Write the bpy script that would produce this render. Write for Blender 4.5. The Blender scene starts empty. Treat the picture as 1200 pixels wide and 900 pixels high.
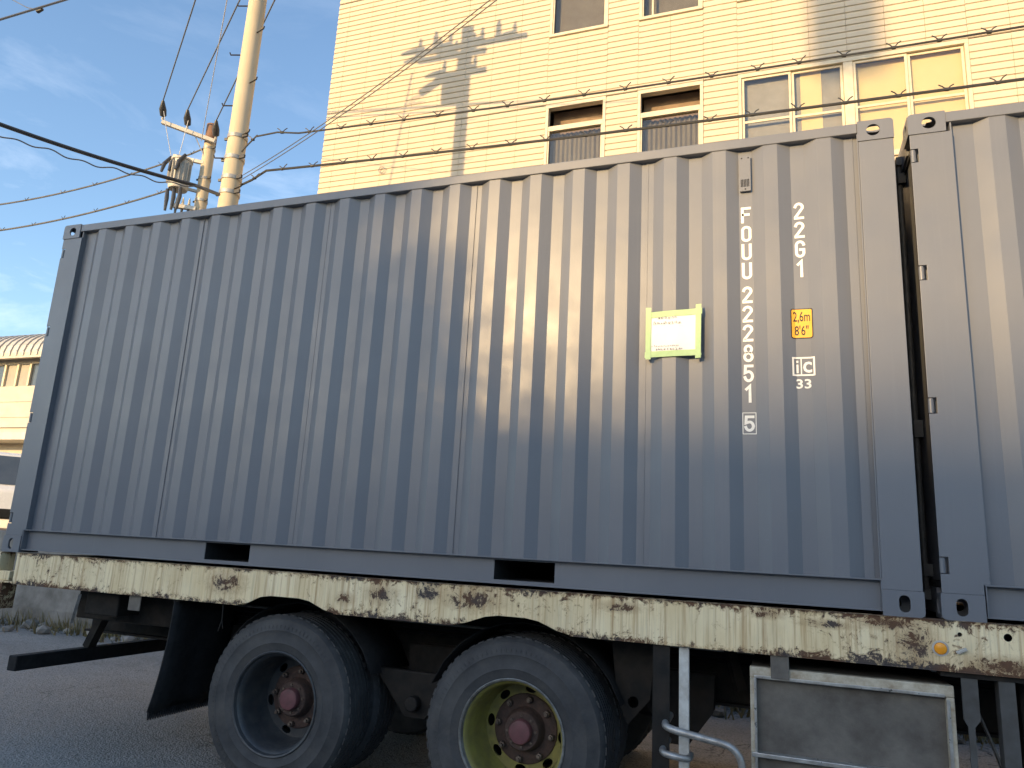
import bpy, bmesh, math, random
from mathutils import Vector, Matrix
from mathutils.geometry import tessellate_polygon
random.seed(7)
R_ = math.radians
scene = bpy.context.scene
COL = scene.collection

# ------------------------------------------------------------------ camera
H = 1.29                                   # height of the containers' underside above the road
CAM = Vector((5.442, -4.026, 0.2106 + H))
RIGHT = Vector((0.94070, 0.33514, 0.05259)); DOWN = Vector((-0.02477, 0.22246, -0.97463)); FWD = Vector((-0.33833, 0.91553, 0.21757))
FPX = 868.4
cd = bpy.data.cameras.new('camera'); cam = bpy.data.objects.new('camera', cd); COL.objects.link(cam)
up = -DOWN; back = -FWD
cam.matrix_world = Matrix(((RIGHT.x, up.x, back.x, CAM.x), (RIGHT.y, up.y, back.y, CAM.y), (RIGHT.z, up.z, back.z, CAM.z), (0, 0, 0, 1)))
cd.sensor_width = 36; cd.lens = FPX / 1200 * 36; cd.clip_start = 0.05; cd.clip_end = 3000
scene.camera = cam

# ------------------------------------------------------------------ light
SUN_AZ = 22.0      # degrees the sun stands to the left of the street's normal, behind the viewer
SUN_EL = 12.0
SDIR = Vector((-math.sin(R_(SUN_AZ)) * math.cos(R_(SUN_EL)), -math.cos(R_(SUN_AZ)) * math.cos(R_(SUN_EL)), math.sin(R_(SUN_EL))))
sl = bpy.data.lights.new('sun', 'SUN'); so = bpy.data.objects.new('sun', sl); COL.objects.link(so)
sl.energy = 2.75; sl.angle = R_(0.6); sl.color = (1.0, 0.67, 0.31)
so.rotation_euler = SDIR.to_track_quat('Z', 'Y').to_euler()
so.location = (-30, -30, 30)
world = bpy.data.worlds.new('World'); scene.world = world; world.use_nodes = True
wt = world.node_tree; wt.nodes.clear()
def wn(t, **k):
    n = wt.nodes.new(t)
    for a, b in k.items(): setattr(n, a, b)
    return n
wo = wn('ShaderNodeOutputWorld'); wb = wn('ShaderNodeBackground'); wb.inputs[1].default_value = 0.15
sky = wn('ShaderNodeTexSky', sky_type='NISHITA', sun_disc=False, sun_elevation=R_(SUN_EL), sun_rotation=math.atan2(SDIR.x, SDIR.y), altitude=20, air_density=1.0, dust_density=0.9, ozone_density=2.2)
tc = wn('ShaderNodeTexCoord'); mp = wn('ShaderNodeMapping'); mp.inputs['Scale'].default_value = (2.2, 2.2, 7.0); mp.inputs['Rotation'].default_value = (0.15, -0.12, 0.5)
nz = wn('ShaderNodeTexNoise'); nz.inputs['Scale'].default_value = 2.4; nz.inputs['Detail'].default_value = 7; nz.inputs['Roughness'].default_value = 0.62; nz.inputs['Distortion'].default_value = 0.5
rp = wn('ShaderNodeMapRange'); rp.inputs[1].default_value = 0.50; rp.inputs[2].default_value = 0.85; rp.inputs[3].default_value = 0.0; rp.inputs[4].default_value = 0.45
mx = wn('ShaderNodeMix', data_type='RGBA'); mx.inputs[7].default_value = (4.6, 4.9, 5.4, 1)
wt.links.new(tc.outputs['Generated'], mp.inputs['Vector']); wt.links.new(mp.outputs[0], nz.inputs['Vector']); wt.links.new(nz.outputs[0], rp.inputs[0])
sz_ = wn('ShaderNodeSeparateXYZ'); lowm = wn('ShaderNodeMapRange'); mul = wn('ShaderNodeMath', operation='MULTIPLY')
for i_, q_ in enumerate((.30, .52, 1.0, .18)): lowm.inputs[i_ + 1].default_value = q_
wt.links.new(tc.outputs['Generated'], sz_.inputs[0]); wt.links.new(sz_.outputs[2], lowm.inputs[0]); wt.links.new(lowm.outputs[0], mul.inputs[0]); wt.links.new(rp.outputs[0], mul.inputs[1])
wt.links.new(mul.outputs[0], mx.inputs[0]); wt.links.new(sky.outputs[0], mx.inputs[6]); wt.links.new(mx.outputs[2], wb.inputs[0]); wt.links.new(wb.outputs[0], wo.inputs[0])
scene.view_settings.view_transform = 'Standard'; scene.view_settings.look = 'None'
scene.view_settings.exposure = 1.28; scene.view_settings.gamma = 1.0; scene.view_settings.use_curve_mapping = False

D = 8.30                                   # distance of the cream wall behind the containers' near side
# ------------------------------------------------------------------ helpers
def ray(u, v):
    return RIGHT * ((u - 600) / FPX) + DOWN * ((v - 450) / FPX) + FWD
def at(u, v, x=None, y=None, z=None):
    """the point in direction of a photo pixel at a known depth plane"""
    d = ray(u, v)
    if y is not None: t = (y - CAM.y) / d.y
    elif z is not None: t = (z - CAM.z) / d.z
    else: t = (x - CAM.x) / d.x
    return CAM + d * t

class MB:
    def __init__(s): s.v = []; s.f = []; s.sm = []
    def add(s, vs, fs, smooth=False):
        o = len(s.v); s.v += [tuple(p) for p in vs]
        for q in fs: s.f.append([i + o for i in q]); s.sm.append(smooth)
        return s
    def box(s, x0, x1, y0, y1, z0, z1):
        vs = [(x0,y0,z0),(x1,y0,z0),(x1,y1,z0),(x0,y1,z0),(x0,y0,z1),(x1,y0,z1),(x1,y1,z1),(x0,y1,z1)]
        return s.add(vs, [(0,3,2,1),(4,5,6,7),(0,1,5,4),(1,2,6,5),(2,3,7,6),(3,0,4,7)])
    def bar(s, a, b, w, h, upv=(0, 0, 1)):
        a = Vector(a); b = Vector(b); d = (b - a).normalized(); sx = d.cross(Vector(upv))
        if sx.length < 1e-4: sx = d.cross(Vector((1, 0, 0)))
        sx.normalize(); sy = sx.cross(d)
        vs = [p + sx * (i * w / 2) + sy * (j * h / 2) for p in (a, b) for i, j in ((-1,-1),(1,-1),(1,1),(-1,1))]
        return s.add(vs, [(0,1,2,3),(7,6,5,4),(0,4,5,1),(1,5,6,2),(2,6,7,3),(3,7,4,0)])
    def tube(s, pts, r, n=8, cap=True):
        pts = [Vector(p) for p in pts]; rs = r if isinstance(r, (list, tuple)) else [r] * len(pts)
        vs = []; ref = None
        for i, p in enumerate(pts):
            d = (pts[min(i + 1, len(pts) - 1)] - pts[max(i - 1, 0)]).normalized()
            if ref is None:
                ref = d.cross(Vector((0, 0, 1)))
                if ref.length < 1e-3: ref = d.cross(Vector((1, 0, 0)))
            ref = (ref - d * ref.dot(d)).normalized(); bi = d.cross(ref)
            for k in range(n):
                a = 2 * math.pi * k / n; vs.append(p + (ref * math.cos(a) + bi * math.sin(a)) * rs[i])
        fs = [(i*n+k, i*n+(k+1) % n, (i+1)*n+(k+1) % n, (i+1)*n+k) for i in range(len(pts)-1) for k in range(n)]
        s.add(vs, fs, True)
        if cap:
            o = len(s.v) - len(vs)
            s.f.append([o + k for k in range(n)][::-1]); s.sm.append(False)
            s.f.append([o + (len(pts)-1)*n + k for k in range(n)]); s.sm.append(False)
        return s
    def lathe(s, prof, c=(0, 0, 0), axis='y', n=32, close=False):
        """prof: (radius, along-axis)"""
        vs = []
        for r, h in prof:
            for k in range(n):
                a = 2 * math.pi * k / n; x, z = r * math.cos(a), r * math.sin(a)
                vs.append((c[0]+x, c[1]+h, c[2]+z) if axis == 'y' else ((c[0]+h, c[1]+x, c[2]+z) if axis == 'x' else (c[0]+x, c[1]+z, c[2]+h)))
        m = len(prof)
        fs = [(i*n+k, ((i+1) % m)*n+k, ((i+1) % m)*n+(k+1) % n, i*n+(k+1) % n) for i in range(m if close else m-1) for k in range(n)]
        return s.add(vs, fs, True)
    def plate(s, outline, holes=(), t=0.01, f=lambda a, b, d: (a, d, b)):
        """flat plate with holes; outline in 2D, f maps (a, b, depth 0..t) to 3D"""
        loops = [list(outline)] + [list(h) for h in holes]
        flat = [p for l in loops for p in l]
        tris = tessellate_polygon([[Vector((a, b, 0)) for a, b in l] for l in loops])
        n = len(flat)
        vs = [f(a, b, 0) for a, b in flat] + [f(a, b, t) for a, b in flat]
        fs = [tuple(q) for q in tris] + [tuple(i + n for i in q[::-1]) for q in tris]
        o = 0
        for l in loops:
            m = len(l)
            for k in range(m): fs.append((o+k, o+(k+1) % m, n+o+(k+1) % m, n+o+k))
            o += m
        return s.add(vs, fs)

def rrect(x0, z0, x1, z1, r, n=5):
    out = []
    for cx, cz, a0 in ((x1-r, z1-r, 0), (x0+r, z1-r, 90), (x0+r, z0+r, 180), (x1-r, z0+r, 270)):
        for k in range(n + 1):
            a = R_(a0 + 90 * k / n); out.append((cx + r*math.cos(a), cz + r*math.sin(a)))
    return out
def circ(cx, cz, rx, rz=None, n=20):
    rz = rz or rx
    return [(cx + rx*math.cos(2*math.pi*k/n), cz + rz*math.sin(2*math.pi*k/n)) for k in range(n)]

def mesh_of(mb, name):
    me = bpy.data.meshes.new(name); me.from_pydata(mb.v, [], mb.f)
    bm = bmesh.new(); bm.from_mesh(me); bmesh.ops.recalc_face_normals(bm, faces=bm.faces); bm.to_mesh(me); bm.free()
    if any(mb.sm):
        me.polygons.foreach_set('use_smooth', [True] * len(me.polygons)); me.set_sharp_from_angle(angle=R_(38))
    return me
def obj(name, mb, mat, parent=None, loc=(0, 0, 0), bevel=0, kind=None):
    me = mb if isinstance(mb, bpy.types.Mesh) else mesh_of(mb, name)
    if mat and not me.materials: me.materials.append(mat)
    o = bpy.data.objects.new(name, me); COL.objects.link(o); o.location = loc
    if parent: o.parent = parent
    if bevel:
        b = o.modifiers.new('bevel', 'BEVEL'); b.width = bevel; b.segments = 2; b.limit_method = 'ANGLE'; b.angle_limit = R_(40); b.harden_normals = False
    if kind: o['kind'] = kind
    return o
def tag(o, label, cat, group=None):
    o['label'] = label; o['category'] = cat
    if group: o['group'] = group
    return o
def thing(name, label, cat, loc=(0, 0, 0), group=None, rz=0):
    o = bpy.data.objects.new(name, None); COL.objects.link(o); o.location = loc; o.rotation_euler.z = rz; o.empty_display_size = 0.2
    return tag(o, label, cat, group)
def part_empty(name, parent, loc=(0, 0, 0)):
    o = bpy.data.objects.new(name, None); COL.objects.link(o); o.parent = parent; o.location = loc; o.empty_display_size = 0.1
    return o
def copy_tree(o, parent=None):
    c = o.copy(); COL.objects.link(c); c.parent = parent
    for ch in o.children: copy_tree(ch, c)
    return c

# ------------------------------------------------------------------ materials
class NT:
    def __init__(s, name):
        s.m = bpy.data.materials.new(name); s.m.use_nodes = True; s.t = s.m.node_tree
        s.p = s.t.nodes['Principled BSDF']; s.out = s.t.nodes['Material Output']; s.tc = s.n('ShaderNodeTexCoord')
    def n(s, t, **k):
        x = s.t.nodes.new(t)
        for a, b in k.items(): setattr(x, a, b)
        return x
    def l(s, a, b): s.t.links.new(a, b)
    def set(s, inp, v):
        if isinstance(v, bpy.types.NodeSocket): s.l(v, inp)
        else: inp.default_value = v
    def noise(s, scale, detail=4, rough=.55, stretch=(1, 1, 1), dist=0.0, coord='Object', off=(0, 0, 0)):
        mp = s.n('ShaderNodeMapping'); mp.inputs['Scale'].default_value = stretch; mp.inputs['Location'].default_value = off
        s.l(s.tc.outputs[coord], mp.inputs['Vector'])
        nz = s.n('ShaderNodeTexNoise'); nz.inputs['Scale'].default_value = scale; nz.inputs['Detail'].default_value = detail
        nz.inputs['Roughness'].default_value = rough; nz.inputs['Distortion'].default_value = dist
        s.l(mp.outputs[0], nz.inputs['Vector']); return nz.outputs[0]
    def rng(s, v, a, b, c=0.0, d=1.0):
        m = s.n('ShaderNodeMapRange'); s.set(m.inputs[0], v)
        for i, q in enumerate((a, b, c, d)): m.inputs[i + 1].default_value = q
        return m.outputs[0]
    def math(s, op, a, b=0.0):
        m = s.n('ShaderNodeMath', operation=op); s.set(m.inputs[0], a); s.set(m.inputs[1], b); return m.outputs[0]
    def mix(s, f, a, b):
        m = s.n('ShaderNodeMix', data_type='RGBA'); s.set(m.inputs[0], f)
        for i, q in ((6, a), (7, b)): s.set(m.inputs[i], q if isinstance(q, bpy.types.NodeSocket) else (*q[:3], 1))
        return m.outputs[2]
    def bump(s, h, strength=.2, dist=.01):
        b = s.n('ShaderNodeBump'); b.inputs['Strength'].default_value = strength; b.inputs['Distance'].default_value = dist
        s.set(b.inputs['Height'], h); s.l(b.outputs[0], s.p.inputs['Normal'])
    def done(s, color, rough, metal=0.0, spec=.5):
        s.set(s.p.inputs['Base Color'], color if isinstance(color, bpy.types.NodeSocket) else (*color[:3], 1))
        s.set(s.p.inputs['Roughness'], rough); s.set(s.p.inputs['Metallic'], metal); s.p.inputs['Specular IOR Level'].default_value = spec
        return s.m
def plain(name, c1, c2=None, rough=.6, scale=8, metal=0, bump=.1, bscale=60, stretch=(1, 1, 1), spec=.5):
    t = NT(name); c2 = c2 or tuple(x * .72 for x in c1)
    col = t.mix(t.rng(t.noise(scale, 6, .65, stretch), .35, .68), c1, c2)
    if bump: t.bump(t.noise(bscale, 3), bump, .004)
    r = t.rng(t.noise(scale * 2.3, 4), .3, .7, max(.05, rough - .1), min(1, rough + .12))
    return t.done(col, r, metal, spec)

def mat_container():
    t = NT('container_paint')
    base = t.mix(t.rng(t.noise(1.3, 5, .6), .3, .7), (.140, .148, .168), (.156, .163, .182))
    streak = t.rng(t.noise(3.0, 5, .6, (14, 14, .5)), .55, .82, 0, .16)
    base = t.mix(streak, base, (.215, .225, .240))
    dirt = t.rng(t.noise(2.2, 8, .72, (1, 1, 1), .6), .60, .85, 0, .12)
    base = t.mix(dirt, base, (.105, .115, .130))
    scr = t.rng(t.noise(5, 3, .5, (3, 3, 60), 0), .745, .77, 0, .35)
    base = t.mix(scr, base, (.31, .31, .32))
    t.bump(t.math('ADD', t.noise(1.6, 3, .5), t.math('MULTIPLY', t.noise(140, 2), .06)), .10, .05)
    return t.done(base, t.rng(t.noise(4, 5), .3, .7, .29, .42), 0, .52)
def mat_rail(blobs):
    t = NT('rusty_cream_paint')
    sep = t.n('ShaderNodeSeparateXYZ'); t.l(t.tc.outputs['Object'], sep.inputs[0]); X, Z = sep.outputs[0], sep.outputs[2]
    c = t.mix(t.rng(t.noise(3, 6), .35, .7), (.88, .755, .50), (.82, .66, .39))
    c = t.mix(t.rng(t.noise(1.0, 5, .65, (7, 4, .8)), .42, .70, 0, .65), c, (.60, .44, .22))       # broad yellowing
    drip = t.rng(t.noise(1.0, 6, .7, (34, 4, .9), .1), .50, .68, 0, .9)                             # rusty run-off
    c = t.mix(drip, c, (.38, .205, .075))
    c = t.mix(t.rng(t.noise(1.0, 5, .65, (110, 10, 2.2)), .52, .80, 0, .45), c, (.30, .24, .16))    # fine dirty streaks
    c = t.mix(t.rng(t.noise(2.1, 8, .75, (1, 1, 1), .6), .52, .72, 0, .22), c, (.38, .35, .28))      # grey grime
    n1 = t.noise(11, 10, .82, (1, 1, 1.1), 1.0); n2 = t.noise(46, 8, .8, (1, 1, .7), .4); big = t.noise(1.1, 3, .5)
    ng = t.math('ADD', t.math('MULTIPLY', n1, .66), t.math('MULTIPLY', n2, .34))
    edge = t.rng(t.math('ABSOLUTE', t.math('SUBTRACT', Z, H - .108)), .060, .112, 0, .115)
    lvl = t.math('ADD', t.math('ADD', ng, t.math('MULTIPLY', t.math('SUBTRACT', big, .5), .22)), edge)
    mask = t.rng(lvl, .585, .605)
    wob = t.math('MULTIPLY', t.math('SUBTRACT', ng, .46), 13.0); halo = None
    for bx, bz, rx, rz in blobs:
        dx = t.math('MULTIPLY', t.math('SUBTRACT', X, bx), 1 / rx); dz = t.math('MULTIPLY', t.math('SUBTRACT', Z, bz), 1 / rz)
        d = t.math('ADD', t.math('ADD', t.math('MULTIPLY', dx, dx), t.math('MULTIPLY', dz, dz)), wob)
        mask = t.math('MAXIMUM', mask, t.rng(d, 1.0, .75)); h = t.rng(d, 3.2, .9, 0, .5)
        halo = h if halo is None else t.math('MAXIMUM', halo, h)
    rust = t.mix(t.noise(40, 6, .7), (.060, .034, .024), (.19, .095, .048))
    rust = t.mix(t.rng(t.noise(5, 5), .47, .60, 0, .85), rust, (.062, .056, .056))                   # bare primer in the scrapes
    c = t.mix(halo, c, (.36, .22, .10))
    c = t.mix(t.rng(lvl, .54, .59, 0, .65), c, (.34, .20, .09))
    c = t.mix(mask, c, rust)
    t.bump(t.math('SUBTRACT', t.math('MULTIPLY', t.noise(60, 4), .25), mask), .45, .004)
    return t.done(c, t.rng(mask, 0, 1, .5, .9), 0, .4)
def mat_asphalt():
    t = NT('asphalt')
    v = t.n('ShaderNodeTexVoronoi'); v.inputs['Scale'].default_value = 75; t.l(t.tc.outputs['Object'], v.inputs['Vector'])
    c = t.mix(t.rng(t.noise(.5, 6, .6), .3, .7), (.245, .237, .222), (.305, .294, .276))
    sepc = t.n('ShaderNodeSeparateColor'); t.l(v.outputs['Color'], sepc.inputs[0])
    c = t.mix(t.rng(sepc.outputs[0], .55, 1, 0, .5), c, (.30, .29, .27))
    c = t.mix(t.rng(sepc.outputs[1], .6, 1, 0, .6), c, (.05, .05, .05))
    c = t.mix(t.rng(t.noise(1.1, 8, .7, (1, 1, 1), .8), .56, .72, 0, .5), c, (.07, .068, .065))
    warp = t.n('ShaderNodeVectorMath', operation='ADD'); nzv = t.n('ShaderNodeTexNoise'); nzv.inputs['Scale'].default_value = 2.2; nzv.inputs['Detail'].default_value = 6
    t.l(t.tc.outputs['Object'], nzv.inputs['Vector']); t.l(t.tc.outputs['Object'], warp.inputs[0]); t.l(nzv.outputs[1], warp.inputs[1])
    ve = t.n('ShaderNodeTexVoronoi', feature='DISTANCE_TO_EDGE'); ve.inputs['Scale'].default_value = .55; t.l(warp.outputs[0], ve.inputs['Vector'])
    crack = t.math('MULTIPLY', t.rng(ve.outputs['Distance'], .002, .008, 1, 0), t.rng(t.noise(.7, 3), .45, .6))
    c = t.mix(crack, c, (.04, .04, .04))
    c = t.mix(t.rng(t.noise(.35, 5, .6, (1, 2.5, 1), .3), .52, .66, 0, .35), c, (.15, .14, .125))
    t.bump(t.math('SUBTRACT', t.math('ADD', v.outputs['Distance'], t.noise(30, 5)), crack), .6, .012)
    return t.done(c, .85, 0, .3)
def mat_siding():
    t = NT('cream_siding')
    c = t.mix(t.rng(t.noise(.8, 5), .3, .7), (.565, .488, .375), (.52, .44, .325))
    c = t.mix(t.rng(t.noise(1.0, 6, .65, (9, 9, .35)), .54, .8, 0, .4), c, (.52, .43, .30))
    c = t.mix(t.rng(t.noise(3.0, 8, .7, (1, 1, 1), .5), .62, .78, 0, .35), c, (.50, .40, .30))
    t.bump(t.noise(70, 3), .15, .003)
    return t.done(c, .7, 0, .3)
def mat_glass(name, tint, mixf):
    t = NT(name); t.t.nodes.remove(t.p)
    tr = t.n('ShaderNodeBsdfTransparent'); tr.inputs[0].default_value = (*tint, 1)
    gl = t.n('ShaderNodeBsdfGlossy'); gl.inputs['Roughness'].default_value = .03; gl.inputs[0].default_value = (.85, .88, .9, 1)
    m = t.n('ShaderNodeMixShader'); m.inputs[0].default_value = mixf; t.l(tr.outputs[0], m.inputs[1]); t.l(gl.outputs[0], m.inputs[2]); t.l(m.outputs[0], t.out.inputs[0])
    return t.m
def mat_tyre():
    t = NT('tyre_rubber')
    c = t.mix(t.rng(t.noise(6, 7, .7), .35, .7), (.036, .036, .038), (.072, .071, .071))
    c = t.mix(t.rng(t.noise(18, 6, .7), .58, .76, 0, .3), c, (.12, .112, .102))
    c = t.mix(t.rng(t.noise(2.4, 7, .7, (1, 1, 1), .6), .5, .7, 0, .45), c, (.115, .105, .092))
    t.bump(t.noise(90, 4), .2, .003)
    return t.done(c, .72, 0, .35)

M = {}
M['box'] = mat_container()
M['rail'] = mat_rail([(6.00, H-.115, .070, .085), (5.90, H-.035, .12, .022), (5.36, H-.035, .06, .018), (5.64, H-.060, .10, .016), (4.63, H-.055, .09, .022), (3.80, H-.075, .15, .05), (3.52, H-.06, .07, .04),
                      (3.22, H-.085, .08, .045), (2.98, H-.13, .05, .03), (2.10, H-.09, .11, .06), (6.38, H-.175, .16, .03)])
M['asphalt'] = mat_asphalt()
M['siding'] = mat_siding()
M['white_frame'] = plain('window_frame_paint', (.62, .54, .40), (.50, .43, .31), .45, 6)
M['tyre'] = mat_tyre()
M['dark_steel'] = plain('dark_chassis_steel', (.014, .0135, .013), (.028, .023, .019), .7, 9, .0, spec=.2)  # dark steel deepened in colour to carry the low light under the deck
M['black'] = plain('black_rubber', (.011, .011, .012), (.020, .020, .021), .75, 12, spec=.25)
M['gasket'] = plain('door_gasket', (.012, .012, .013), (.02, .02, .02), .35, 12)
M['tunnel'] = plain('pocket_steel', (.020, .021, .024), (.03, .03, .03), .7)
M['rim_grey'] = plain('dark_grey_rim', (.040, .044, .050), (.075, .073, .070), .5, 12, .2)
M['rim_olive'] = plain('olive_yellow_rim', (.27, .235, .055), (.17, .14, .05), .5, 14, .0, .15)
M['rim_lip'] = plain('worn_rim_flange', (.24, .235, .215), (.10, .09, .08), .45, 20, .3, .2)
M['hub_rust'] = plain('rusty_hub', (.10, .060, .048), (.055, .040, .035), .75, 25, .2, .4)
M['hub_maroon'] = plain('maroon_hub_cap', (.17, .060, .066), (.11, .050, .050), .6, 18, 0, .2)
M['nut'] = plain('worn_nut_steel', (.20, .16, .13), (.09, .07, .06), .5, 40, .6)
M['amber'] = plain('amber_lens', (.90, .36, .02), (.80, .28, .02), .2, 30, 0, .0)
M['galv'] = plain('galvanised_tube', (.46, .45, .43), (.28, .25, .22), .42, 18, .6, .15, stretch=(1, 1, 1))
M['stay'] = plain('grey_stay_steel', (.085, .084, .082), (.055, .05, .045), .55, 9, .1)
M['white_post'] = plain('chipped_white_paint', (.58, .57, .53), (.36, .33, .29), .6, 14, 0, .3)
M['toolbox'] = plain('weathered_box_panel', (.165, .148, .126), (.085, .073, .062), .62, 6, .1, .25)
M['toolframe'] = plain('worn_cream_frame', (.60, .55, .44), (.30, .23, .15), .5, 11, .1, .3)
M['alu'] = plain('aluminium_trim', (.55, .54, .51), (.34, .31, .28), .35, 14, .7, .2)
M['concrete'] = plain('weathered_concrete', (.25, .235, .21), (.13, .12, .105), .85, 3, 0, .5, 30)
M['pole'] = plain('pole_concrete', (.56, .47, .33), (.46, .385, .27), .8, 3, 0, .25, 60, (1, 1, .3))
M['pole_cap'] = plain('pole_cap_rust', (.24, .13, .08), (.17, .10, .07), .8)
M['band'] = plain('galvanised_band', (.42, .41, .38), (.25, .24, .22), .5, 20, .5)
M['insul'] = plain('dark_insulator', (.035, .036, .04), (.05, .05, .05), .3)
M['porcelain'] = plain('porcelain', (.72, .68, .60), (.6, .56, .48), .25)
M['trafo'] = plain('transformer_grey', (.50, .48, .43), (.40, .38, .34), .5)
M['wire'] = plain('wire_black', (.030, .031, .034), (.045, .045, .045), .5)
M['wire_grey'] = plain('wire_grey', (.10, .105, .115), (.14, .14, .14), .5)
M['wire_white'] = plain('wire_pale', (.52, .53, .54), (.45, .45, .45), .5)
M['mark'] = plain('white_marking', (.86, .85, .80), (.80, .79, .74), .5, 30, 0, 0)
M['yellow'] = plain('yellow_sign', (.86, .44, .035), (.80, .40, .03), .45, 20, 0, 0)
M['ink'] = plain('black_ink', (.02, .018, .016), (.035, .03, .03), .6, 30, 0, 0)
M['greyink'] = plain('grey_print', (.20, .19, .20), (.30, .29, .30), .7, 60, 0, 0)
M['paper'] = plain('white_paper', (.84, .83, .81), (.80, .78, .76), .8, 10, 0, 0)
M['tape'] = plain('green_masking_tape', (.46, .62, .33), (.40, .57, .28), .7, 25, 0, .1)
M['room'] = plain('room_interior', (.34, .30, .25), (.28, .25, .21), .9)
M['vent_shade'] = plain('brown_room_shade', (.28, .205, .14), (.18, .13, .09), .9, 2.5)
M['curtain'] = plain('grey_curtain', (.37, .35, .31), (.31, .29, .255), .85, 4)
M['blind'] = plain('cream_blind', (.85, .67, .36), (.80, .63, .33), .8, 2, 0, 0)
M['glass'] = mat_glass('window_glass', (.90, .90, .88), .05)
M['glass_dark'] = mat_glass('window_glass_grey', (.78, .77, .74), .045)
M['roofing'] = plain('ribbed_roof_sheet', (.50, .49, .46), (.42, .40, .37), .45, 2, .1)
M['shedwall'] = plain('shed_wall_sheet', (.50, .465, .40), (.44, .40, .34), .6, 2)
M['soil'] = plain('verge_soil', (.17, .125, .085), (.10, .075, .05), .95, 4, 0, .6, 25)
M['weed'] = plain('dry_weed', (.16, .15, .06), (.20, .14, .07), .8, 10, 0, 0)
M['leaf'] = plain('tree_leaf', (.05, .09, .03), (.08, .11, .04), .6, 3, 0, 0)
M['bark'] = plain('tree_bark', (.14, .10, .07), (.09, .07, .05), .9, 12, 0, .5)
M['block_wall'] = plain('office_wall', (.50, .48, .44), (.44, .42, .38), .8, 1)
M['warehouse'] = plain('dark_warehouse_sheet', (.36, .35, .33), (.30, .29, .27), .7, 1)
M['car_white'] = plain('van_white_paint', (.78, .76, .72), (.74, .72, .68), .25, 3, 0, 0)
M['car_glass'] = plain('van_glass', (.06, .08, .11), (.08, .10, .13), .06, 3, 0, 0)
M['lens'] = plain('headlamp_lens', (.75, .76, .78), (.70, .71, .73), .1, 3, 0, 0)

# ------------------------------------------------------------------ ground and terrace
def grid_sheet(x0, x1, y0, y1, z):
    return MB().add([(x0, y0, z), (x1, y0, z), (x1, y1, z), (x0, y1, z)], [(0, 1, 2, 3)])
obj('road', grid_sheet(-600, 600, -600, 600, 0.0), M['asphalt'], kind='structure')
TER = 1.30
obj('terrace_ground', MB().box(-300, 300, 5.02, 400, 0.01, TER), M['soil'], kind='structure')
# rough concrete retaining wall along the far side of the road, cast in lengths
for i, (xa, xb) in enumerate([(-26, -9.6), (-9.58, -3.2), (-3.18, 3.4), (3.42, 10), (10.02, 18)]):
    mb = MB(); nx = int((xb - xa) / .35); prof = [(4.62, 0.0), (4.60, .25), (4.64, .7), (4.68, 1.1), (4.71, 1.36), (5.0, 1.37), (5.0, .02)]
    vs = []
    for k in range(nx + 1):
        x = xa + (xb - xa) * k / nx
        for y, z in prof: vs.append((x, y + random.uniform(-.02, .02) * (0 < z < 1.3), z + random.uniform(-.02, .02) * (.1 < z)))
    n = len(prof)
    fs = [(k*n+j, (k+1)*n+j, (k+1)*n+j+1, k*n+j+1) for k in range(nx) for j in range(n-1)] + [tuple(range(n)), tuple(nx*n + q for q in reversed(range(n)))]
    tag(obj('retaining_wall', mb.add(vs, fs), M['concrete']), ['weathered concrete retaining wall beside the parked van', 'weathered concrete retaining wall below the thick utility pole', 'weathered concrete retaining wall behind the trailer wheels', 'weathered concrete retaining wall behind the trailer tool box', 'weathered concrete retaining wall behind the second container'][i], 'wall', 'lengths of retaining wall behind the trailer')
# rubble at the foot of the wall
rb_bm = bmesh.new()
for k in range(150):
    x = random.uniform(-9, 7.5); y = 4.55 - abs(random.gauss(0, .28)); r = random.uniform(.025, .15) * random.uniform(.5, 1)
    vs = bmesh.ops.create_icosphere(rb_bm, subdivisions=1, radius=r)['verts']
    for v in vs: v.co *= random.uniform(.7, 1.15); v.co.z *= .65; v.co += Vector((x, y, r * .4))
me = bpy.data.meshes.new('rubble'); rb_bm.to_mesh(me); rb_bm.free()
tag(obj('rubble', me, M['concrete'], kind='stuff'), 'broken concrete rubble strewn along the foot of the retaining wall', 'rubble')
# dry weeds along the foot of the wall
mb = MB()
for k in range(2600):
    x = random.uniform(-9, 12); y = 4.56 - abs(random.gauss(0, .22)); h = random.uniform(.06, .30); a = random.uniform(0, 6.3); w = random.uniform(.006, .014)
    dx, dy = math.cos(a) * w, math.sin(a) * w; lx, ly = random.uniform(-.1, .1), random.uniform(-.12, .04)
    mb.add([(x-dx, y-dy, 0), (x+dx, y+dy, 0), (x+lx, y+ly, h)], [(0, 1, 2)])
tag(obj('weeds', mb, M['weed'], kind='stuff'), 'dry weeds growing along the foot of the retaining wall', 'weeds')

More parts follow.
